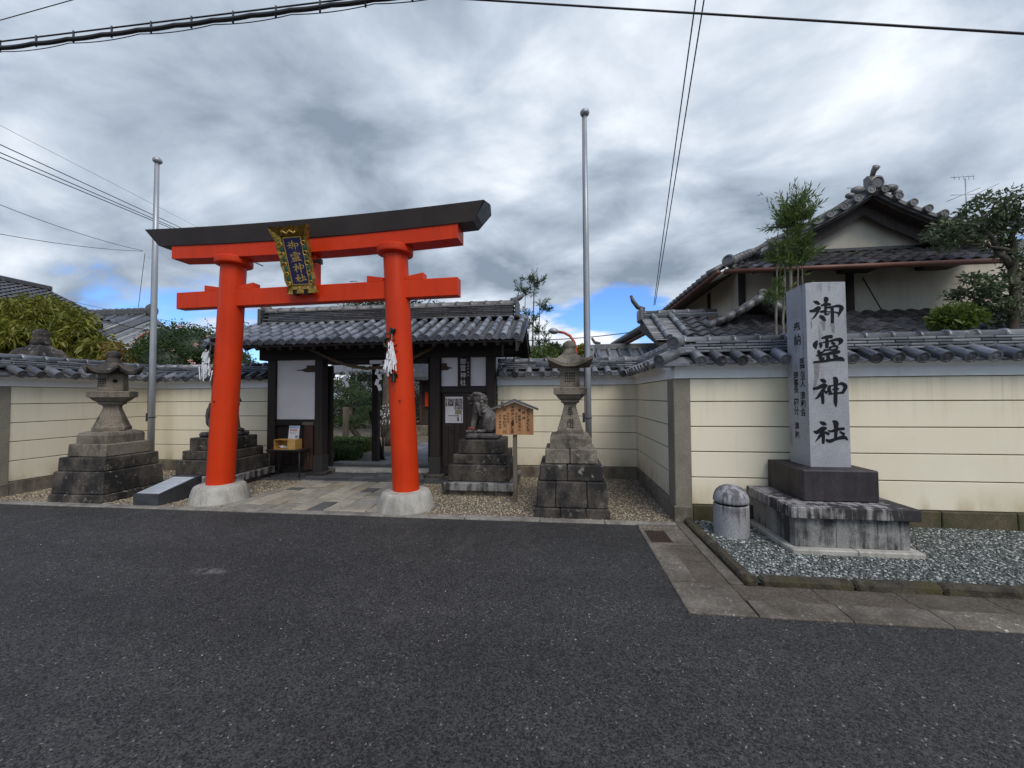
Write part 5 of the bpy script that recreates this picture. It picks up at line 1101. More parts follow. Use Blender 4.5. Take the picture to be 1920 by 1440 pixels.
for cv in (BL[:5], BRr):
    for p, d in along(cv, .29): place('verge_round_tile', VR, 'roof_tile_old', hs, Matrix.Translation((p.x-6.2, 8.34-9, p.y+.05)))
    for p, d in along(cv, .27):
        c = half_round(.28, .075); place('descending_ridge_cap', c, 'roof_tile_old', hs, Matrix.Translation((p.x-6.2, 8.91-9, p.y+.19)) @ Matrix.Rotation(-math.atan2(d.y, d.x), 4, 'Y'))
hipc = [(4.1, 8.75, 4.5), (3.75, 8.4, 4.28), (3.35, 8.0, 4.08)]
for i in range(6):
    t = i/6; a = Vector(hipc[0]).lerp(Vector(hipc[2]), t); b = Vector(hipc[0]).lerp(Vector(hipc[2]), t+.17)
    ob('hip_ridge_cap', MB().tube([a-Vector((6.2, 9, -.08)), b-Vector((6.2, 9, -.08))], [.085, .095], 10), 'roof_tile_old', hs)
ob('hip_ornament', MB().stack([(.11, -.1), (.115, .02), (.085, .03), (.08, .01)], 0, 0, 12, 0), 'roof_tile_old', hs, (3.27-6.2, 7.92-9, 4.16), (R(80), 0, R(-45)))
o = hb('ridge_ornament', 6.07, 8.38, 5.5, 6.43, 8.52, 5.9, 'roof_tile_old', .08)
ob('crest_disc', MB().stack([(.125, -.01), (.125, .02), (.1, .03), (.085, .015)], 0, 0, 16, 0), 'roof_tile_dark', o, (.05, -.63, 5.72), (PI/2, 0, 0))
ob('horn_tile', MB().tube([(.05, -.52, 5.9), (.05, -.56, 5.98), (.05, -.64, 6.04)], [.04, .048, .066], 10), 'roof_tile_old', o)
for sg in (-1, 1): ob('scroll_tile', MB().ell((.05+sg*.3, -.56, 5.62), (.13, .07, .08), 10, 7).ell((.05+sg*.42, -.54, 5.53), (.1, .06, .06), 10, 7), 'roof_tile_old', o)
ob('main_roof', recalc(MB().prism([(3.1-6.2, 3.98), (6.25-6.2, 5.55), (9.4-6.2, 3.98), (9.4-6.2, 4.05), (6.25-6.2, 5.64), (3.1-6.2, 4.05)], 1, .25, 6).mesh('main_roof')), 'roof_tile_old', hs)
for i in range(22): ob('eave_tile', MB().tube([(3.02-6.2, -.7+i*.3, 4.02), (3.35-6.2, -.7+i*.3, 4.18)], .06, 8), 'roof_tile_old', hs)
an = empty('tv_antenna', 'thin aerial mounted behind the gable ornament', 'antenna', (6.6, 9.6, 5.6)); q = lambda a, b: Vector(onY(a, b, 9.6))-an.location
ob('boom', MB().tube([q(1588, 353), q(1665, 349)], .008, 5), 'metal_grey', an); ob('element', MB().tube([q(1662, 340), q(1661, 357)], .007, 5), 'metal_grey', an); ob('mast', MB().tube([q(1640, 350), q(1640, 385)], .01, 5), 'metal_grey', an)
# lower roof with its own short ridge
LA = math.atan2(.58, 1.1); LV = (0, 1.1, .58)
ob('lower_roof_bed', recalc(MB().prism([(7.3-9, 2.5), (8.6-9, 3.185), (8.95-9, 3.185), (8.95-9, 3.0), (7.3-9, 2.42)], 0, 1.8-6.2, 9.3-6.2).mesh('lower_roof_bed')), 'timber_house', hs)
tile_field(hs, (2.45, 7.35, 2.55), (1, 0, 0), LV, 26, 6, 'roof_tile')
LP = pan_tile(.22, .3, .03, .02)
for i in range(2):
    for k in range(5):
        t = k*.27; place('round_tile', round_tile(.29, .062, disc=(k == 0)), 'roof_tile', hs, Matrix.Translation((1.98+i*.36-6.2, 7.3-9+t*math.cos(LA), 2.6+t*math.sin(LA))) @ Matrix.Rotation(LA, 4, 'X'))
for k in range(14):
    t = k*.095
    for x0, x1 in ((1.74, 1.94), (2.03, 2.29)): place('verge_tile', MB().box(x0-6.2, 0, 0, x1-6.2, .12, .022, .004).mesh('verge_tile'), 'roof_tile', hs, Matrix.Translation((0, 7.3-9+t*math.cos(LA), 2.53+t*math.sin(LA)+.01)) @ Matrix.Rotation(LA-.1, 4, 'X'))
for k in range(3): hb('ridge_tile', 1.8, 8.52+.02*k, 3.19+k*.035, 3.3, 8.78-.02*k, 3.22+k*.035, 'roof_tile', .005)
for i in range(5): place('ridge_cap', half_round(.3, .075), 'roof_tile', hs, Matrix.Translation((1.8+i*.3-6.2, 8.65-9, 3.3)))
o = hb('ridge_ornament', 1.7, 8.48, 3.12, 1.8, 8.82, 3.42, 'roof_tile_old', .04); ob('horn_tile', MB().tube([(1.84-6.2, -.35, 3.4), (1.7-6.2, -.35, 3.46), (1.6-6.2, -.35, 3.6), (1.56-6.2, -.35, 3.72)], [.05, .05, .045, .03], 8), 'roof_tile_old', o)
# small porch gable
pa, pl_, pr_ = onY(1428, 560, 8.0), onY(1322, 616, 8.0), onY(1500, 600, 8.0)
for p1, nn in ((pl_, 6), (pr_, 4)):
    for i in range(nn):
        a = pa.lerp(p1, i/nn); b = pa.lerp(p1, (i+1)/nn); a.z -= .05*math.sin(PI*i/nn); b.z -= .05*math.sin(PI*(i+1)/nn); loc = Vector((6.2, 9, 0))
        m = MB(); 
        for dy, r in ((-.06, .07), (.1, .075), (.27, .06)): m.tube([a-loc+Vector((0, dy, .04)), b-loc+Vector((0, dy, .02))], [r, r*1.1], 8)
        ob('porch_verge_tile', m, 'roof_tile_old', hs)
    m = MB().add([Vector(v)-Vector((6.2, 9, 0)) for v in (pa+Vector((0, -.02, 0)), p1+Vector((0, -.02, 0)), p1+Vector((0, .9, 0)), pa+Vector((0, .9, 0)), pa+Vector((0, -.02, -.06)), p1+Vector((0, -.02, -.06)), p1+Vector((0, .9, -.06)), pa+Vector((0, .9, -.06)))], [(0, 1, 2, 3), (7, 6, 5, 4), (0, 4, 5, 1), (1, 5, 6, 2), (2, 6, 7, 3), (3, 7, 4, 0)])
    ob('porch_roof', recalc(m.mesh('porch_roof')), 'roof_tile_old', hs)
ob('porch_ridge_disc', MB().stack([(.085, 0), (.085, .05), (.06, .055)], 0, 0, 12, 0), 'roof_tile_old', hs, pa-Vector((6.2, 9.02, -.09)), (PI/2, 0, 0))
ob('porch_shadow_board', MB().box(pl_.x-6.2+.15, -.75, 2.85, pr_.x-6.2, -.7, 3.15), 'timber_house', hs)
# neighbour to the right
nh = empty('neighbour_house', 'white plastered house partly hidden behind the right hand tree', 'house', (11, 10, 0))
ob('wall', MB().box(-2.35, 0, 0, 8, .2, 4.95), 'house_plaster', nh); ob('gable_wall', MB().prism([(-2.4, 4.2), (-2.4, 4.98), (-.2, 4.75), (3.0, 4.2)], 1, -.5, -.02), 'house_plaster', nh); ob('roof', recalc(MB().prism([(-1, 5.0), (-1, 5.12), (3, 6.6), (3, 6.45)], 0, -1.2, 9).mesh('roof')), 'roof_tile', nh)
an = empty('tv_antenna', 'many pronged aerial on a mast above the right hand tree', 'antenna', onY(1812, 420, 11)); q = lambda a, b: onY(a, b, 11)-an.location
ob('mast', MB().tube([q(1814, 430), q(1810, 335)], .014, 5), 'metal_grey', an)
for a in (((1783, 333), (1828, 330)), ((1775, 378), (1838, 352)), ((1782, 366), (1845, 364)), ((1830, 364), (1873, 344))): ob('element', MB().tube([q(*a[0]), q(*a[1])], .008, 5), 'metal_grey', an)
for k in range(5): ob('element', MB().tube([q(1788+k*9, 327), q(1790+k*9, 337)], .006, 4), 'metal_grey', an)
# distant tiled roof right of the flagpole
dh = empty('distant_house', 'distant house with small tiled ridge seen above the wall', 'house', (3.0, 14, 0))
a, b = onY(1115, 655, 14), onY(1190, 650, 14)
ob('roof', recalc(MB().prism([(-1.2, 2.6), (0, 3.2), (1.2, 2.6), (1.2, 2.5), (0, 3.1), (-1.2, 2.5)], 0, a.x-3.0, 2.5).mesh('roof')), 'roof_tile', dh); ob('wall', MB().box(a.x-2.7, -.9, 0, 2.3, .9, 2.55), 'house_plaster', dh)
ob('ridge', MB().box(a.x-3, -.12, 3.15, 2.5, .12, 3.36, .02), 'roof_tile_old', dh); ob('horn_tile', MB().tube([(a.x-2.8, 0, 3.38), (a.x-3.0, 0, 3.44), (a.x-3.1, 0, 3.6)], [.06, .06, .04], 7), 'roof_tile_old', dh)
for i in range(6): ob('round_tile', MB().tube([(a.x-2.9+i*.35, -1.22, 2.62), (a.x-2.9+i*.35, -.1, 3.2)], .06, 7), 'roof_tile', dh)
mh = empty('eave_house', 'house with copper gutter between the flagpole and tiled house', 'house', (3.4, 16, 0))
a, b = onY(1150, 648, 15), onY(1200, 618, 13)
ob('roof_slab', MB().tube([a-mh.location, b-mh.location+Vector((.3, -1, .1))], .14, 8), 'roof_tile_old', mh); ob('rain_gutter', MB().tube([a-mh.location+Vector((0, -.1, -.18)), b-mh.location+Vector((.3, -1, -.1))], .06, 8), 'copper_gutter', mh); ob('wall', MB().box(.5, -1, 0, 4, 2, 3.3), 'house_plaster', mh)

# ================================================================ houses on the left
lh = empty('large_roof_house', 'large house with weathered tiled roof behind the yellow green tree', 'house', (-21, 12, 0))
YF = 15.0; rp, ep = onY(92, 545, YF), onY(212, 604, YF); yn = 7.0
U = Vector((ep.x-rp.x, 0, ep.z-rp.z)); Ls = U.length; loc = lh.location
ob('roof_bed', recalc(MB().prism([(rp.x-loc.x, rp.z), (ep.x-loc.x, ep.z), (ep.x-loc.x, ep.z-.1), (rp.x-loc.x, rp.z-.12), (2*rp.x-ep.x-loc.x, ep.z-.1), (2*rp.x-ep.x-loc.x, ep.z)], 1, yn-loc.y, YF-loc.y).mesh('roof_bed')), 'roof_tile_old', lh)
V = []; F = []; nn_ = 30; rows = 14; Nv = Vector((-U.z, 0, U.x)).normalized()
if Nv.z < 0: Nv = -Nv
for i in range(nn_):
    for j in range(rows):
        y0 = yn+(YF-yn)*i/nn_; y1 = yn+(YF-yn)*(i+1)/nn_; p0 = rp+U*(j/rows)-loc; p1 = rp+U*((j+1.05)/rows)-loc; o = len(V)
        for k in range(6):
            t = k/5; y = y0+(y1-y0)*t-loc.y; w = .035*math.sin(2*PI*t)
            for p, h in ((p0, .01), (p1, .05)): q_ = p+Nv*(w+h); V.append((q_.x, y, q_.z))
        for k in range(5): F.append((o+2*k, o+2*k+1, o+2*k+3, o+2*k+2))
tag(ob('roof_tiles', np_mesh('roof_tiles', V, F), 'roof_tile_old', lh), kind='stuff')
ob('ridge', MB().box(rp.x-loc.x-.15, yn-loc.y, rp.z-.02, rp.x-loc.x+.15, YF-loc.y+.05, rp.z+.2, .04), 'roof_tile_old', lh); ob('wall', MB().box(2*rp.x-ep.x-loc.x+.7, yn-loc.y+.4, 0, ep.x-loc.x-.7, YF-loc.y-.35, ep.z-.05), 'house_plaster', lh)
ob('eave_board', MB().box(ep.x-loc.x-.9, YF-loc.y-.35, ep.z-.35, ep.x-loc.x-.1, YF-loc.y-.3, ep.z-.12), 'timber_house', lh)
ku = empty('white_storehouse', 'white plastered storehouse with tiled gable roof behind the orange lamp', 'storehouse', (-20, 18, 0)); loc = ku.location
ap = onY(284, 586, 18); xe = ap.x; fe = onX(192, 648, xe); be = onX(318, 612, xe); dz = ap.z-3.6; fe = onX(190, 626, xe); yf = fe.y; zf = fe.z; yb = 2*ap.y-yf
ob('gable_wall', recalc(MB().prism([(yf+.4-loc.y, 0), (yb-.4-loc.y, 0), (yb-.4-loc.y, zf+.1), (ap.y-loc.y, ap.z-.25), (yf+.4-loc.y, zf+.1)], 0, xe-9-loc.x, xe-.3-loc.x).mesh('gable_wall')), 'white_plaster', ku)
ob('roof', recalc(MB().prism([(yf-loc.y, zf), (ap.y-loc.y, ap.z-.1), (yb-loc.y, zf), (yb-loc.y, zf-.22), (ap.y-loc.y, ap.z-.36), (yf-loc.y, zf-.22)], 0, xe-9.5-loc.x, xe-loc.x).mesh('roof')), 'roof_tile', ku)
for k in range(2): ob('verge_moulding', recalc(MB().prism([(yf-loc.y, zf-.3-.3*k), (ap.y-loc.y, ap.z-.44-.3*k), (yb-loc.y, zf-.3-.3*k), (yb-loc.y, zf-.4-.3*k), (ap.y-loc.y, ap.z-.54-.3*k), (yf-loc.y, zf-.4-.3*k)], 0, xe-.3-loc.x, xe-.08-.1*k-loc.x).mesh('verge_moulding')), 'white_plaster', ku)
ob('ridge', MB().box(xe-9.5-loc.x, ap.y-.2-loc.y, ap.z-.12, xe-loc.x, ap.y+.2-loc.y, ap.z+.2, .04), 'roof_tile_old', ku)
for i in range(24): ob('ridge_cap', MB().ell((xe-.2-i*.38-loc.x, ap.y-loc.y, ap.z+.2), (.17, .12, .09), 8, 6), 'roof_tile', ku)
ob('ridge_ornament', MB().stack([(.3, -.06), (.34, .04), (.2, .08)], 0, 0, 14, 0), 'roof_tile_old', ku, (xe-loc.x, ap.y-loc.y, ap.z+.12), (0, PI/2, 0))
for i in range(26): ob('round_tile', MB().tube([(xe-.15-i*.36-loc.x, yf-.03-loc.y, zf+.04), (xe-.15-i*.36-loc.x, ap.y-loc.y, ap.z-.05)], .09, 7), 'roof_tile', ku)

# ================================================================ street lamps and cables
def lamp(label, Y, path, head, mat='red_paint'):
    p0 = onY(*path[0], Y); o = empty('street_lamp', label, 'street lamp', (p0.x, Y, 0)); loc = o.location
    pts = [Vector((p0.x, Y, 0))]+[onY(a, b, Y) for a, b in path]; ob('arm', MB().tube([p-loc for p in pts], .032, 10), mat, o)
    a, b = onY(*head[0], Y)-loc, onY(*head[1], Y)-loc; d = b-a; c = (a+b)/2
    h = ob('lamp_head', MB().ell((0, 0, 0), (d.length/2, .12, .07), 12, 8), 'metal_grey', o, c, (0, -math.atan2(d.z, d.x), 0)); ob('lens', MB().ell((0, 0, -.035), (d.length*.38, .09, .05), 10, 6), 'lamp_glass', h)
    return o
lamp('orange street lamp with curved neck beside the rose hedge', 9.6, [(248, 690), (249, 665), (252, 648), (260, 634), (272, 626), (284, 623)], [(282, 621), (310, 617)])
lamp('red street lamp with curved neck behind the right stone lantern', 9.2, [(1081, 690), (1080, 660), (1077, 642), (1069, 630), (1058, 624), (1046, 622)], [(1048, 622), (1028, 620)])
sv = empty('awning', 'small pale slanted panel beside the orange street lamp', 'panel', onY(270, 660, 9.4)); ob('panel', MB().tube([onY(258, 668, 9.4)-sv.location, onY(284, 648, 9.4)-sv.location], .05, 4), 'metal_grey', sv)
def cable(label, pts, r, sag=0.0, n=24, extra=None):
    P = [Vector(p) for p in pts]; out = []
    for a, b in zip(P[:-1], P[1:]):
        for i in range(n): t = i/n; q_ = a.lerp(b, t); q_.z -= 4*sag*t*(1-t); out.append(q_)
    out.append(P[-1]); o = empty('overhead_cable', label, 'cable', out[0]); ob('wire', MB().tube([q_-out[0] for q_ in out], r, 6), 'cable', o)
    if extra: extra(o, out)
    return o
def ext(a, b, Y0, Y1, k0=-.5, k1=1.5):
    A, B = onY(*a, Y0), onY(*b, Y1); return A.lerp(B, k0), A.lerp(B, k1)
def hangers(o, out):
    for i in range(3, len(out)-1, 2): ob('cable_clip', MB().tube([out[i]-out[0]+Vector((0, 0, .02)), out[i]-out[0]+Vector((0, 0, -.12))], .012, 5), 'cable', o)
a, b = onY(0, 78, 4.0), onY(700, -8, 4.0); cable('thin messenger wire above the thick black cable bundle', (a.lerp(b, -.6), b.lerp(a, -.8)), .009, 0, 44, hangers)
a, b = onY(0, 90, 4.0), onY(700, -1, 4.0); P0 = [a.lerp(b, t) for t in [-.6+.1*k for k in range(25)]]
cable('thick black cable bundle crossing the top left of the sky', P0, .024, .012, 6)
cable('slack thin lead looping under the thick cable bundle', [p+Vector((0, .02, -.03)) for p in P0[2:20:2]], .005, .03, 10)
a, b = onY(905, 0, 5.0), onY(1920, 63, 4.4); cable('single wire crossing the top right of the sky', (a.lerp(b, -.7), b.lerp(a, -.6)), .012, .0)
a, b = onY(0, 38, 6.0), onY(135, 0, 6.0); cable('single wire in the top left corner of the sky', (a.lerp(b, -4), b.lerp(a, -4)), .008)
a, b = onY(1305, 0, 6.0), onY(1226, 572, 14); cable('left of two drop wires running down to the tiled house', (a.lerp(b, -.15), b), .011, -.06)
a, b = onY(1320, 0, 6.0), onY(1228, 572, 14); cable('right of two drop wires running down to the tiled house', (a.lerp(b, -.15), b), .011, .0)
for k, (ya, yb, w) in enumerate(((271, 432, 'uppermost'), (286, 437, 'middle'), (295, 440, 'lowest'))):
    a, b = onY(0, ya, 14), onY(350, yb, 26); cable('%s of three parallel power lines left of the torii' % w, (a.lerp(b, -.3), b.lerp(a, -1.0)), .022)
a, b = onY(0, 235, 16), onY(330, 405, 28); cable('faint high wire above the three parallel power lines', (a.lerp(b, -.2), b.lerp(a, -1.2)), .009)
a, b = onY(0, 378, 14), onY(268, 470, 22); cable('thin wire ending at the left flagpole below the power lines', (a.lerp(b, -.2), b), .013, .25)
a, b = onY(0, 434, 14), onY(268, 471, 22); cable('lowest thin wire ending at the left flagpole', (a.lerp(b, -.2), b), .014, .2)
a, b = onY(272, 474, 22), onY(252, 640, 22); cable('service wire dropping towards the white storehouse', (a, b), .016, -.1)
a, b = onY(118, 560, 24), onY(400, 612, 24); cable('thin wire above the storehouse ridge', (a.lerp(b, -.1), b.lerp(a, -.2)), .014, .2)
a, b = onY(215, 605, 15.5), onY(275, 618, 18); cable('short wire from the large roof to the storehouse', (a, b), .02, .05)
a, b = onY(880, 636, 11), onY(1190, 622, 11); cable('wire passing behind the red street lamp', (a, b), .013, .12)

# ================================================================ trees and shrubs outside the gate
def tree(name, label, base, blobs, n, L, W, mat, limbs=None, sub=0, subr=.25, droop=.15, cat='tree', bark='bark', **k):
    o = empty(name, label, cat, base); o.location = base
    top = np.array(blobs)[:, :3].mean(0); random.seed(int(abs(base[0]*37+base[1]*11)))
    ls = limbs or [(wander(base, (top[0], top[1], top[2]), 4, .08), .12, .05)]+[(wander((base[0]*.4+top[0]*.6, base[1]*.4+top[1]*.6, base[2]*.4+top[2]*.6), b[:3], 4, .06), .05, .012) for b in blobs[:10]]
    limb(o, 'trunk', ls, bark); crown('crown', blobs, n, L, W, mat, o, sub=sub, subr=subr, droop=droop, **k); return o
def px(x, y, Y): p = onY(x, y, Y); return (p.x, p.y, p.z)
def B(x, y, Y, r, sy=1.0, sz=.8): p = onY(x, y, Y); return (p.x, p.y, p.z, r, r*sy, r*sz)
tr = tree('leafy_tree', 'broad yellow green tree behind the left side wall', (-13.6, 8.6, 0), [B(15, 610, 8.6, 1.0), B(70, 605, 8.7, .85), B(-40, 640, 8.5, 1.1), B(110, 625, 8.4, .7), B(140, 650, 8.2, .6), B(60, 660, 8.2, .9), B(165, 660, 8.2, .38), B(10, 665, 8.0, .9), B(90, 580, 9.0, .4), B(150, 620, 8.5, .4)], 20000, .16, .044, 'leaf_yellow', sub=170, subr=.28, droop=.5, rnd=1.0, up=-.2)
tree('orange_shrub', 'thin shrub with orange tinged leaves below the orange lamp', px(232, 700, 8.4)[:2]+(0,), [B(225, 655, 8.4, .2), B(240, 668, 8.4, .22), B(215, 672, 8.3, .2), B(255, 680, 8.4, .18), B(200, 650, 8.4, .14)], 420, .15, .045, 'leaf_orange', droop=.4, cat='shrub')
hb_ = [B(335, 662, 9.2, .78, 1, .95), B(300, 672, 9.1, .6, 1, .9), B(372, 662, 9.2, .75, 1, .85), B(408, 672, 9.3, .62), B(330, 690, 9.0, .9), B(275, 690, 9.0, .5), B(430, 690, 9.3, .6)]
hd = tree('rose_hedge', 'rounded dark green hedge with a few pink roses', px(335, 700, 9.2)[:2]+(0,), hb_, 26000, .06, .032, 'leaf_hedge', shell=.9, rnd=.6, cat='hedge')
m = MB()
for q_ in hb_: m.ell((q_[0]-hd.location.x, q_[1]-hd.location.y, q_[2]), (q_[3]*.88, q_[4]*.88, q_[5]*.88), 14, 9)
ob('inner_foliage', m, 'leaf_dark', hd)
for (a, b) in ((337, 613), (325, 657), (366, 647), (357, 677), (362, 682), (390, 632)):
    p = onY(a, b, 8.5)-hd.location; m = MB()
    for k in range(9): m.ell((p.x+random.gauss(0, .025), p.y+random.gauss(0, .02), p.z+random.gauss(0, .02)), (.02, .02, .012), 7, 5)
    ob('rose', m, 'pink_flower', hd)
tree('twiggy_shrub', 'sparse twig with tiny leaves beside the left torii column', px(392, 650, 8.4)[:2]+(0,), [B(389, 606, 8.4, .09), B(393, 615, 8.4, .1), B(385, 620, 8.4, .1)], 36, .05, .03, 'leaf_dark', cat='shrub', limbs=[((px(392, 700, 8.4)[:2]+(0,), px(391, 650, 8.4), px(389, 604, 8.4)), .012, .003)])
tree('twiggy_shrub', 'sparse twig with tiny leaves between left column and gate roof', px(459, 650, 8.6)[:2]+(0,), [B(458, 606, 8.6, .1), B(463, 618, 8.6, .1), B(456, 626, 8.6, .1)], 44, .05, .03, 'leaf_dark', cat='shrub', limbs=[((px(459, 700, 8.6)[:2]+(0,), px(460, 650, 8.6), px(458, 602, 8.6)), .012, .003)])
# slender cedars: bare stems carrying tufts
def cedar(label, Y, stems, tufts, mat, base_y, L=.16):
    b0 = onY(stems[0][0], base_y, Y); o = empty('slender_cedar', label, 'tree', (b0.x, Y, 0)); loc = o.location
    paths = []
    for (xb, yb, xt, yt, r) in stems:
        t = onY(xt, yt, Y); b = onY(xb, yb, Y); paths.append(([Vector((b.x, b.y, 0)), b, b.lerp(t, .5)+Vector((random.gauss(0, .012), 0, 0)), t], r, r*.4))
    limb(o, 'stem', paths, 'bark_pale')
    P = []; D = []
    for (x, y, r, n) in tufts:
        c = np.array(onY(x, y, Y)); R_ = r*Y/FPX*1.0
        for k in range(max(6, n//21)):       # sprays: little twigs that fan up and out, each lined with needles
            az = random.uniform(0, 2*PI); el = random.uniform(-.35, 1.3); d = np.array([math.cos(az)*math.cos(el), math.sin(az)*math.cos(el), math.sin(el)]); l = R_*random.uniform(.4, 1.3)
            s0 = c-np.array([0, 0, R_*.35])+np.array([random.gauss(0, .22), random.gauss(0, .22), random.gauss(0, .25)])*R_
            for i in range(26): t = (i+random.random())/26; P.append(s0+d*l*t+np.array([0, 0, .25*R_*t*t])); D.append(d*1.0+np.array([0, 0, .5])+.75*RNG.normal(size=3))
    V, F = leaf_field(np.array(P), np.array(D), L*.55, .0135, droop=0); V, F = (V, F); ob('needles', np_mesh('needles', V-np.array(loc), F), mat, o); return o
random.seed(3)
cedar('slender cedar with tufted tops in front of the tiled house', 6.6, [(1455, 600, 1458, 440, .022), (1468, 600, 1472, 455, .022), (1482, 600, 1486, 400, .035), (1494, 600, 1495, 430, .02), (1506, 580, 1503, 440, .016), (1478, 600, 1470, 520, .02)],
      [(1487, 398, 42, 1900), (1474, 415, 22, 300), (1503, 400, 20, 220), (1486, 425, 18, 200), (1490, 455, 26, 420), (1512, 465, 24, 420), (1465, 460, 20, 300), (1470, 482, 28, 500), (1495, 490, 22, 350), (1455, 478, 16, 160), (1455, 540, 18, 260), (1465, 552, 16, 200), (1448, 555, 14, 150), (1512, 545, 14, 150)], 'leaf_cedar', 610, .17)
cedar('slender cedar with sparse tufts beside the gate roof', 9.6, [(983, 680, 985, 545, .02), (998, 680, 1002, 525, .03), (1010, 680, 1012, 570, .022), (990, 690, 992, 600, .02)],
      [(985, 548, 17, 300), (975, 540, 12, 140), (1000, 528, 18, 300), (990, 520, 12, 120), (1012, 528, 13, 160), (1015, 570, 16, 240), (1022, 580, 12, 140), (985, 585, 17, 240), (995, 610, 15, 240), (1005, 622, 14, 200), (1018, 620, 14, 200), (1024, 640, 14, 200), (1012, 645, 14, 200), (1003, 600, 12, 160)], 'leaf_cedar_dark', 690, .17)
tree('green_shrub', 'bushy green shrub at the foot of the slender cedar', px(1010, 690, 9.2)[:2]+(0,), [B(1000, 668, 9.2, .22), B(1025, 665, 9.2, .26), B(985, 672, 9.2, .18), B(1012, 680, 9.0, .35)], 1500, .09, .04, 'leaf_cedar', cat='shrub')
tree('green_shrub', 'round leafy shrub between the red lamp and the cedar', px(1045, 690, 9.6)[:2]+(0,), [B(1040, 660, 9.6, .24), B(1056, 668, 9.6, .22), B(1036, 652, 9.6, .14)], 1100, .09, .035, 'leaf_broad', cat='shrub')
tree('yellow_shrub', 'yellowish shrub beside the right flagpole', px(1088, 690, 9.8)[:2]+(0,), [B(1088, 665, 9.8, .22), B(1095, 655, 9.8, .14)], 700, .09, .04, 'leaf_yellow', cat='shrub')
# broadleaved tree at the right edge
Y = 7.2
tree('broadleaf_tree', 'pruned dark broadleaf tree at the right edge of the picture', px(1905, 700, Y)[:2]+(0,),
     [B(1800, 420, Y, .3), B(1780, 440, Y, .26), B(1840, 400, Y, .34), B(1870, 388, Y, .34), B(1905, 395, Y, .3), B(1930, 410, Y, .4), B(1770, 455, Y, .16), B(1850, 445, Y, .2), B(1890, 440, Y, .22), B(1815, 455, Y, .2), B(1880, 475, Y, .16), B(1900, 490, Y, .2),
      B(1810, 540, Y, .26), B(1840, 550, Y, .3), B(1870, 560, Y, .3), B(1900, 555, Y, .3), B(1780, 545, Y, .14), B(1830, 575, Y, .22), B(1880, 585, Y, .24), B(1920, 575, Y, .3), B(1935, 470, Y, .3), B(1915, 520, Y, .22), B(1865, 530, Y, .16), B(1890, 510, Y, .2), B(1905, 450, Y, .22), B(1760, 430, Y, .12), B(1745, 452, Y, .1)],
     5200, .09, .033, 'leaf_broad', sub=150, subr=.115, limbs=[(wander(px(1905, 800, Y)[:2]+(0,), px(1898, 480, Y), 5, .03), .085, .06), (wander(px(1898, 485, Y), px(1905, 400, Y), 4, .03), .05, .02), (wander(px(1895, 500, Y), px(1845, 430, Y), 5, .03), .05, .025), (wander(px(1848, 440, Y), px(1842, 400, Y), 3, .02), .035, .012), (wander(px(1845, 430, Y), px(1790, 440, Y), 4, .03), .025, .008), (wander(px(1895, 470, Y), px(1800, 455, Y), 5, .03), .03, .01), (wander(px(1905, 590, Y), px(1800, 545, Y), 5, .04), .035, .01), (wander(px(1900, 560, Y), px(1860, 560, Y), 4, .03), .03, .012)], up=.2)
tree('leafy_shrub', 'bright green shrub rising above the right wall coping', px(1790, 700, 6.4)[:2]+(0,), [B(1775, 592, 6.4, .16), B(1800, 588, 6.4, .18), B(1820, 595, 6.4, .14), B(1790, 602, 6.4, .24), B(1760, 600, 6.4, .12)], 1500, .085, .036, 'leaf_bright', cat='shrub')
# lantern top showing above the left wall
ls_ = empty('large_stone_lantern', 'top of a big dark stone lantern rising above the left wall', 'stone lantern', px(75, 700, 7.0)[:2]+(0,)); c = ls_.location; f = lambda y: onY(75, y, 7.0).z
ob('shaft', MB().stack([(.45, 0), (.3, .2), (.2, 1.0), (.25, 1.6)], 0, 0, 8, 0), 'stone_black', ls_); ob('light_box', MB().stack([(.32, 1.6), (.32, f(672))], 0, 0, 6, 0), 'stone_black', ls_)
ob('roof', MB().stack([(.5, f(676)), (.44, f(664)), (.36, f(657)), (.24, f(653)), (.15, f(647))], 0, 0, 6, .4, smooth=False), 'stone_black', ls_)
ob('finial', MB().stack([(.155, f(649)), (.15, f(641)), (.135, f(636)), (.135, f(635)), (.11, f(634)), (.13, f(629)), (.13, f(624)), (.1, f(620)), (.04, f(617))], 0, 0, 14, 0, smooth=True), 'stone_black', ls_)

# ================================================================ garden seen through the gate
def hedge_box(label, x0, y0, x1, y1, h, n):
    o = empty('box_hedge', label, 'hedge', ((x0+x1)/2, (y0+y1)/2, 0)); 
    P = RNG.random((n, 3))*np.array([x1-x0, y1-y0, h])+np.array([x0, y0, 0]); k = RNG.integers(0, 4, n)
    P[k == 0, 2] = h; P[k == 1, 1] = y0; P[k == 2, 0] = x1; P[k == 3, 2] = h*RNG.random((k == 3).sum()); P += .02*RNG.normal(size=P.shape); D = RNG.normal(size=P.shape)+np.array([.2, -.5, .5]); V, F = leaf_field(P, D, .05, .03)
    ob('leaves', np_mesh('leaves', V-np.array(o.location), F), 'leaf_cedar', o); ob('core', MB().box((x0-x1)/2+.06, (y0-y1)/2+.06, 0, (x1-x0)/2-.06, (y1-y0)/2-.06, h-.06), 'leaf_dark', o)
hedge_box('low clipped hedge nearest the gate opening', -5.9, 8.95, -5.02, 9.45, .3, 2600)
hedge_box('low clipped hedge behind the nearest one in the garden', -6.6, 10.3, -5.4, 10.85, .38, 2600)
pine = tree('garden_pine', 'shaped green pine beyond the gate opening', (-6.35, 11.5, 0), [B(640, 725, 11.5, .55, 1, .35), B(665, 745, 11.5, .5, 1, .35), B(625, 760, 11.3, .5, 1, .35), B(660, 790, 11.4, .55, 1, .3), B(690, 770, 11.6, .35, 1, .35), B(635, 790, 11.3, .4, 1, .3)], 7000, .12, .014, 'leaf_pine', rnd=.7, up=.8, droop=0)
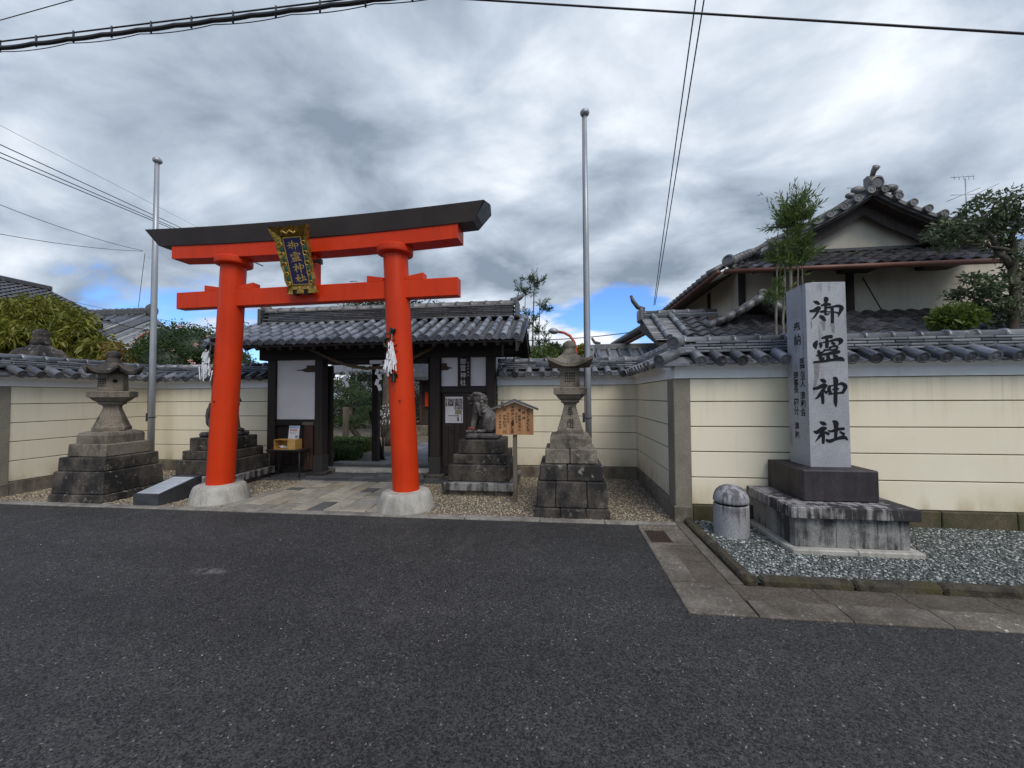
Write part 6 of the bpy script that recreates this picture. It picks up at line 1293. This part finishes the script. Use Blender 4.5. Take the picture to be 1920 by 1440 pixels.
st = empty('garden_stake', 'pale square wooden stake beneath the garden pine', 'stake', px(648, 845, 10.9)[:2]+(0,)); ob('stake', MB().box(-.07, -.07, 0, .07, .07, 1.25, .01), 'timber_grey', st)
gp = empty('leaning_prop', 'black timber prop leaning against the gate rear post', 'prop', px(718, 872, 8.9)[:2]+(0,)); ob('prop', MB().tube([(-.3, -.02, 1.2), (0, 0, 0)], .06, 8), 'timber_dark', gp); ob('prop_shoe', MB().box(-.11, -.11, -.02, .11, .11, .06, .02), 'stone_black', gp)
gp2 = empty('garden_post', 'thin brown marker post beside the garden path', 'post', px(718, 858, 10.2)[:2]+(0,)); ob('post', MB().tube([(0, 0, 0), (0, 0, .78)], .025, 6), 'timber_brown', gp2)
gt = tree('garden_tree', 'old tree with a thick dark trunk beyond the gate', (-6.6, 14.5, 0), [(-6.8, 14.5, 4.6, 1.6, 1.4, 1.0), (-5.2, 14.8, 4.4, 1.2, 1.2, .9), (-8.2, 14.2, 4.0, 1.2, 1.2, .9)], 9000, .13, .06, 'leaf_dark', limbs=[(wander((-6.6, 14.5, 0), (-6.4, 14.5, 3.6), 4, .08), .32, .22), (wander((-6.4, 14.5, 3.2), (-5.2, 14.8, 4.6), 4, .08), .14, .04), (wander((-6.4, 14.5, 3.2), (-8.0, 14.2, 4.4), 4, .08), .14, .04)])
for i, (x, y, h, r, lab) in enumerate(((-10.2, 18.5, 2.6, 1.7, 'dark evergreen furthest left of those seen through the gate'), (-7.6, 20.5, 3.2, 1.9, 'tall dark evergreen behind the old thick trunk'), (-5.0, 19.0, 2.3, 1.5, 'low dark evergreen straight beyond the gate'), (-2.6, 21.5, 3.4, 1.8, 'dark evergreen right of centre beyond the gate'), (-.2, 20.0, 2.6, 1.6, 'dark evergreen at the right side of the garden'))):
    tree('evergreen_tree', lab, (x, y, 0), [(x, y, h*.55, r, r*.9, h*.5), (x+.6, y-.3, h*.8, r*.7, r*.7, h*.35), (x-.7, y+.2, h*.7, r*.7, r*.7, h*.4), (x, y, h*.25, r*1.05, r, h*.25)], 4200, .15, .07, 'leaf_dark')
tree('round_tree', 'rounded tree top just showing above the gate ridge', (-5.2, 17.5, 0), [B(665, 592, 17.5, .85, 1, .7), B(640, 597, 17.5, .6), B(690, 598, 17.5, .6)], 2600, .12, .06, 'leaf_bright')
ls2 = empty('antenna_pole', 'thin pole with a crossbar above the gate ridge', 'antenna', px(668, 700, 18)[:2]+(0,)); ob('mast', MB().tube([(0, 0, 0), (0, 0, onY(668, 527, 18).z)], .035, 6), 'metal_grey', ls2); ob('crossbar', MB().tube([onY(656, 528, 18)-ls2.location, onY(669, 527, 18)-ls2.location], .03, 5), 'metal_grey', ls2)
sh_ = empty('small_shrine', 'small timber sub shrine with a vermilion panel glimpsed past the right column', 'shrine', (-4.2, 15.2, 0)); a, b = onY(790, 760, 15.2), onY(812, 730, 15.2); sh_.location = (a.x+1.0, 15.2, 0)
ob('body', MB().box(-1.0, 0, .4, 1.6, 1.4, 2.2), 'timber_house', sh_); ob('base', MB().box(-1.2, -.2, 0, 1.8, 1.6, .4, .02), 'stone_weathered', sh_)
for x in (-1.0, -.1, .8, 1.5): ob('post', MB().box(x-.06, -.06, .4, x+.06, -.002, 2.3, .01), 'timber_brown', sh_)
q0, q1 = onY(797, 762, 15.1)-sh_.location, onY(807, 735, 15.1)-sh_.location; ob('vermilion_panel', MB().box(q0.x, -.1, q0.z, q1.x, -.065, q1.z), 'vermilion', sh_)
ob('roof', recalc(MB().prism([(-.7, 2.2), (.7, 3.0), (2.1, 2.2), (2.1, 2.32), (.7, 3.14), (-.7, 2.32)], 0, -1.5, 2.1).mesh('roof')), 'roof_tile_dark', sh_)
hall = empty('worship_hall', 'shadowed timber hall at the back of the shrine garden', 'hall', (-8, 25, 0)); ob('wall', MB().box(-6, 0, 0, 10, .3, 3.2), 'timber_house', hall)
for i in range(9): ob('post', MB().box(-6+i*2-.1, -.12, 0, -6+i*2+.1, -.002, 3.2), 'timber_dark', hall)
for i in range(8): ob('white_panel', MB().box(-5.8+i*2, -.05, 1.6, -4.2+i*2, -.003, 2.6), 'white_plaster', hall)
ob('roof', recalc(MB().prism([(-1.4, 3.0), (3.2, 5.0), (3.2, 5.2), (-1.4, 3.15)], 0, -7.5, 11.5).mesh('roof')), 'roof_tile_dark', hall)
gl = empty('garden_lantern', 'small stone lantern in the shade beyond the gate', 'stone lantern', px(742, 845, 12.5)[:2]+(0,))
ob('base', MB().stack([(.28, 0), (.28, .18), (.2, .25)], n=6), 'stone_weathered', gl); ob('shaft', MB().stack([(.1, .25), (.09, .8), (.16, .85)], 0, 0, 10, 0), 'stone_weathered', gl); ob('light_box', MB().stack([(.15, .85), (.15, 1.1)], n=6), 'stone_weathered', gl); ob('roof', MB().stack([(.3, 1.1), (.26, 1.16), (.06, 1.3), (.02, 1.4)], n=6), 'stone_weathered', gl)
wt = tree('paper_fortune_tree', 'low bush tied with white paper fortunes by the path', px(728, 800, 11.8)[:2]+(0,), [B(728, 770, 11.8, .32, 1, .8), B(735, 790, 11.8, .28)], 260, .09, .02, 'leaf_dark', cat='shrub'); V, F = leaf_field(*(lambda P: (P[0], P[1]+np.array([0, 0, -.5])))(blob_points([B(728, 770, 11.7, .3), B(736, 785, 11.7, .25)], 120, .6)), .09, .016); ob('paper_knots', np_mesh('paper_knots', V-np.array(wt.location), F), 'paper', wt)
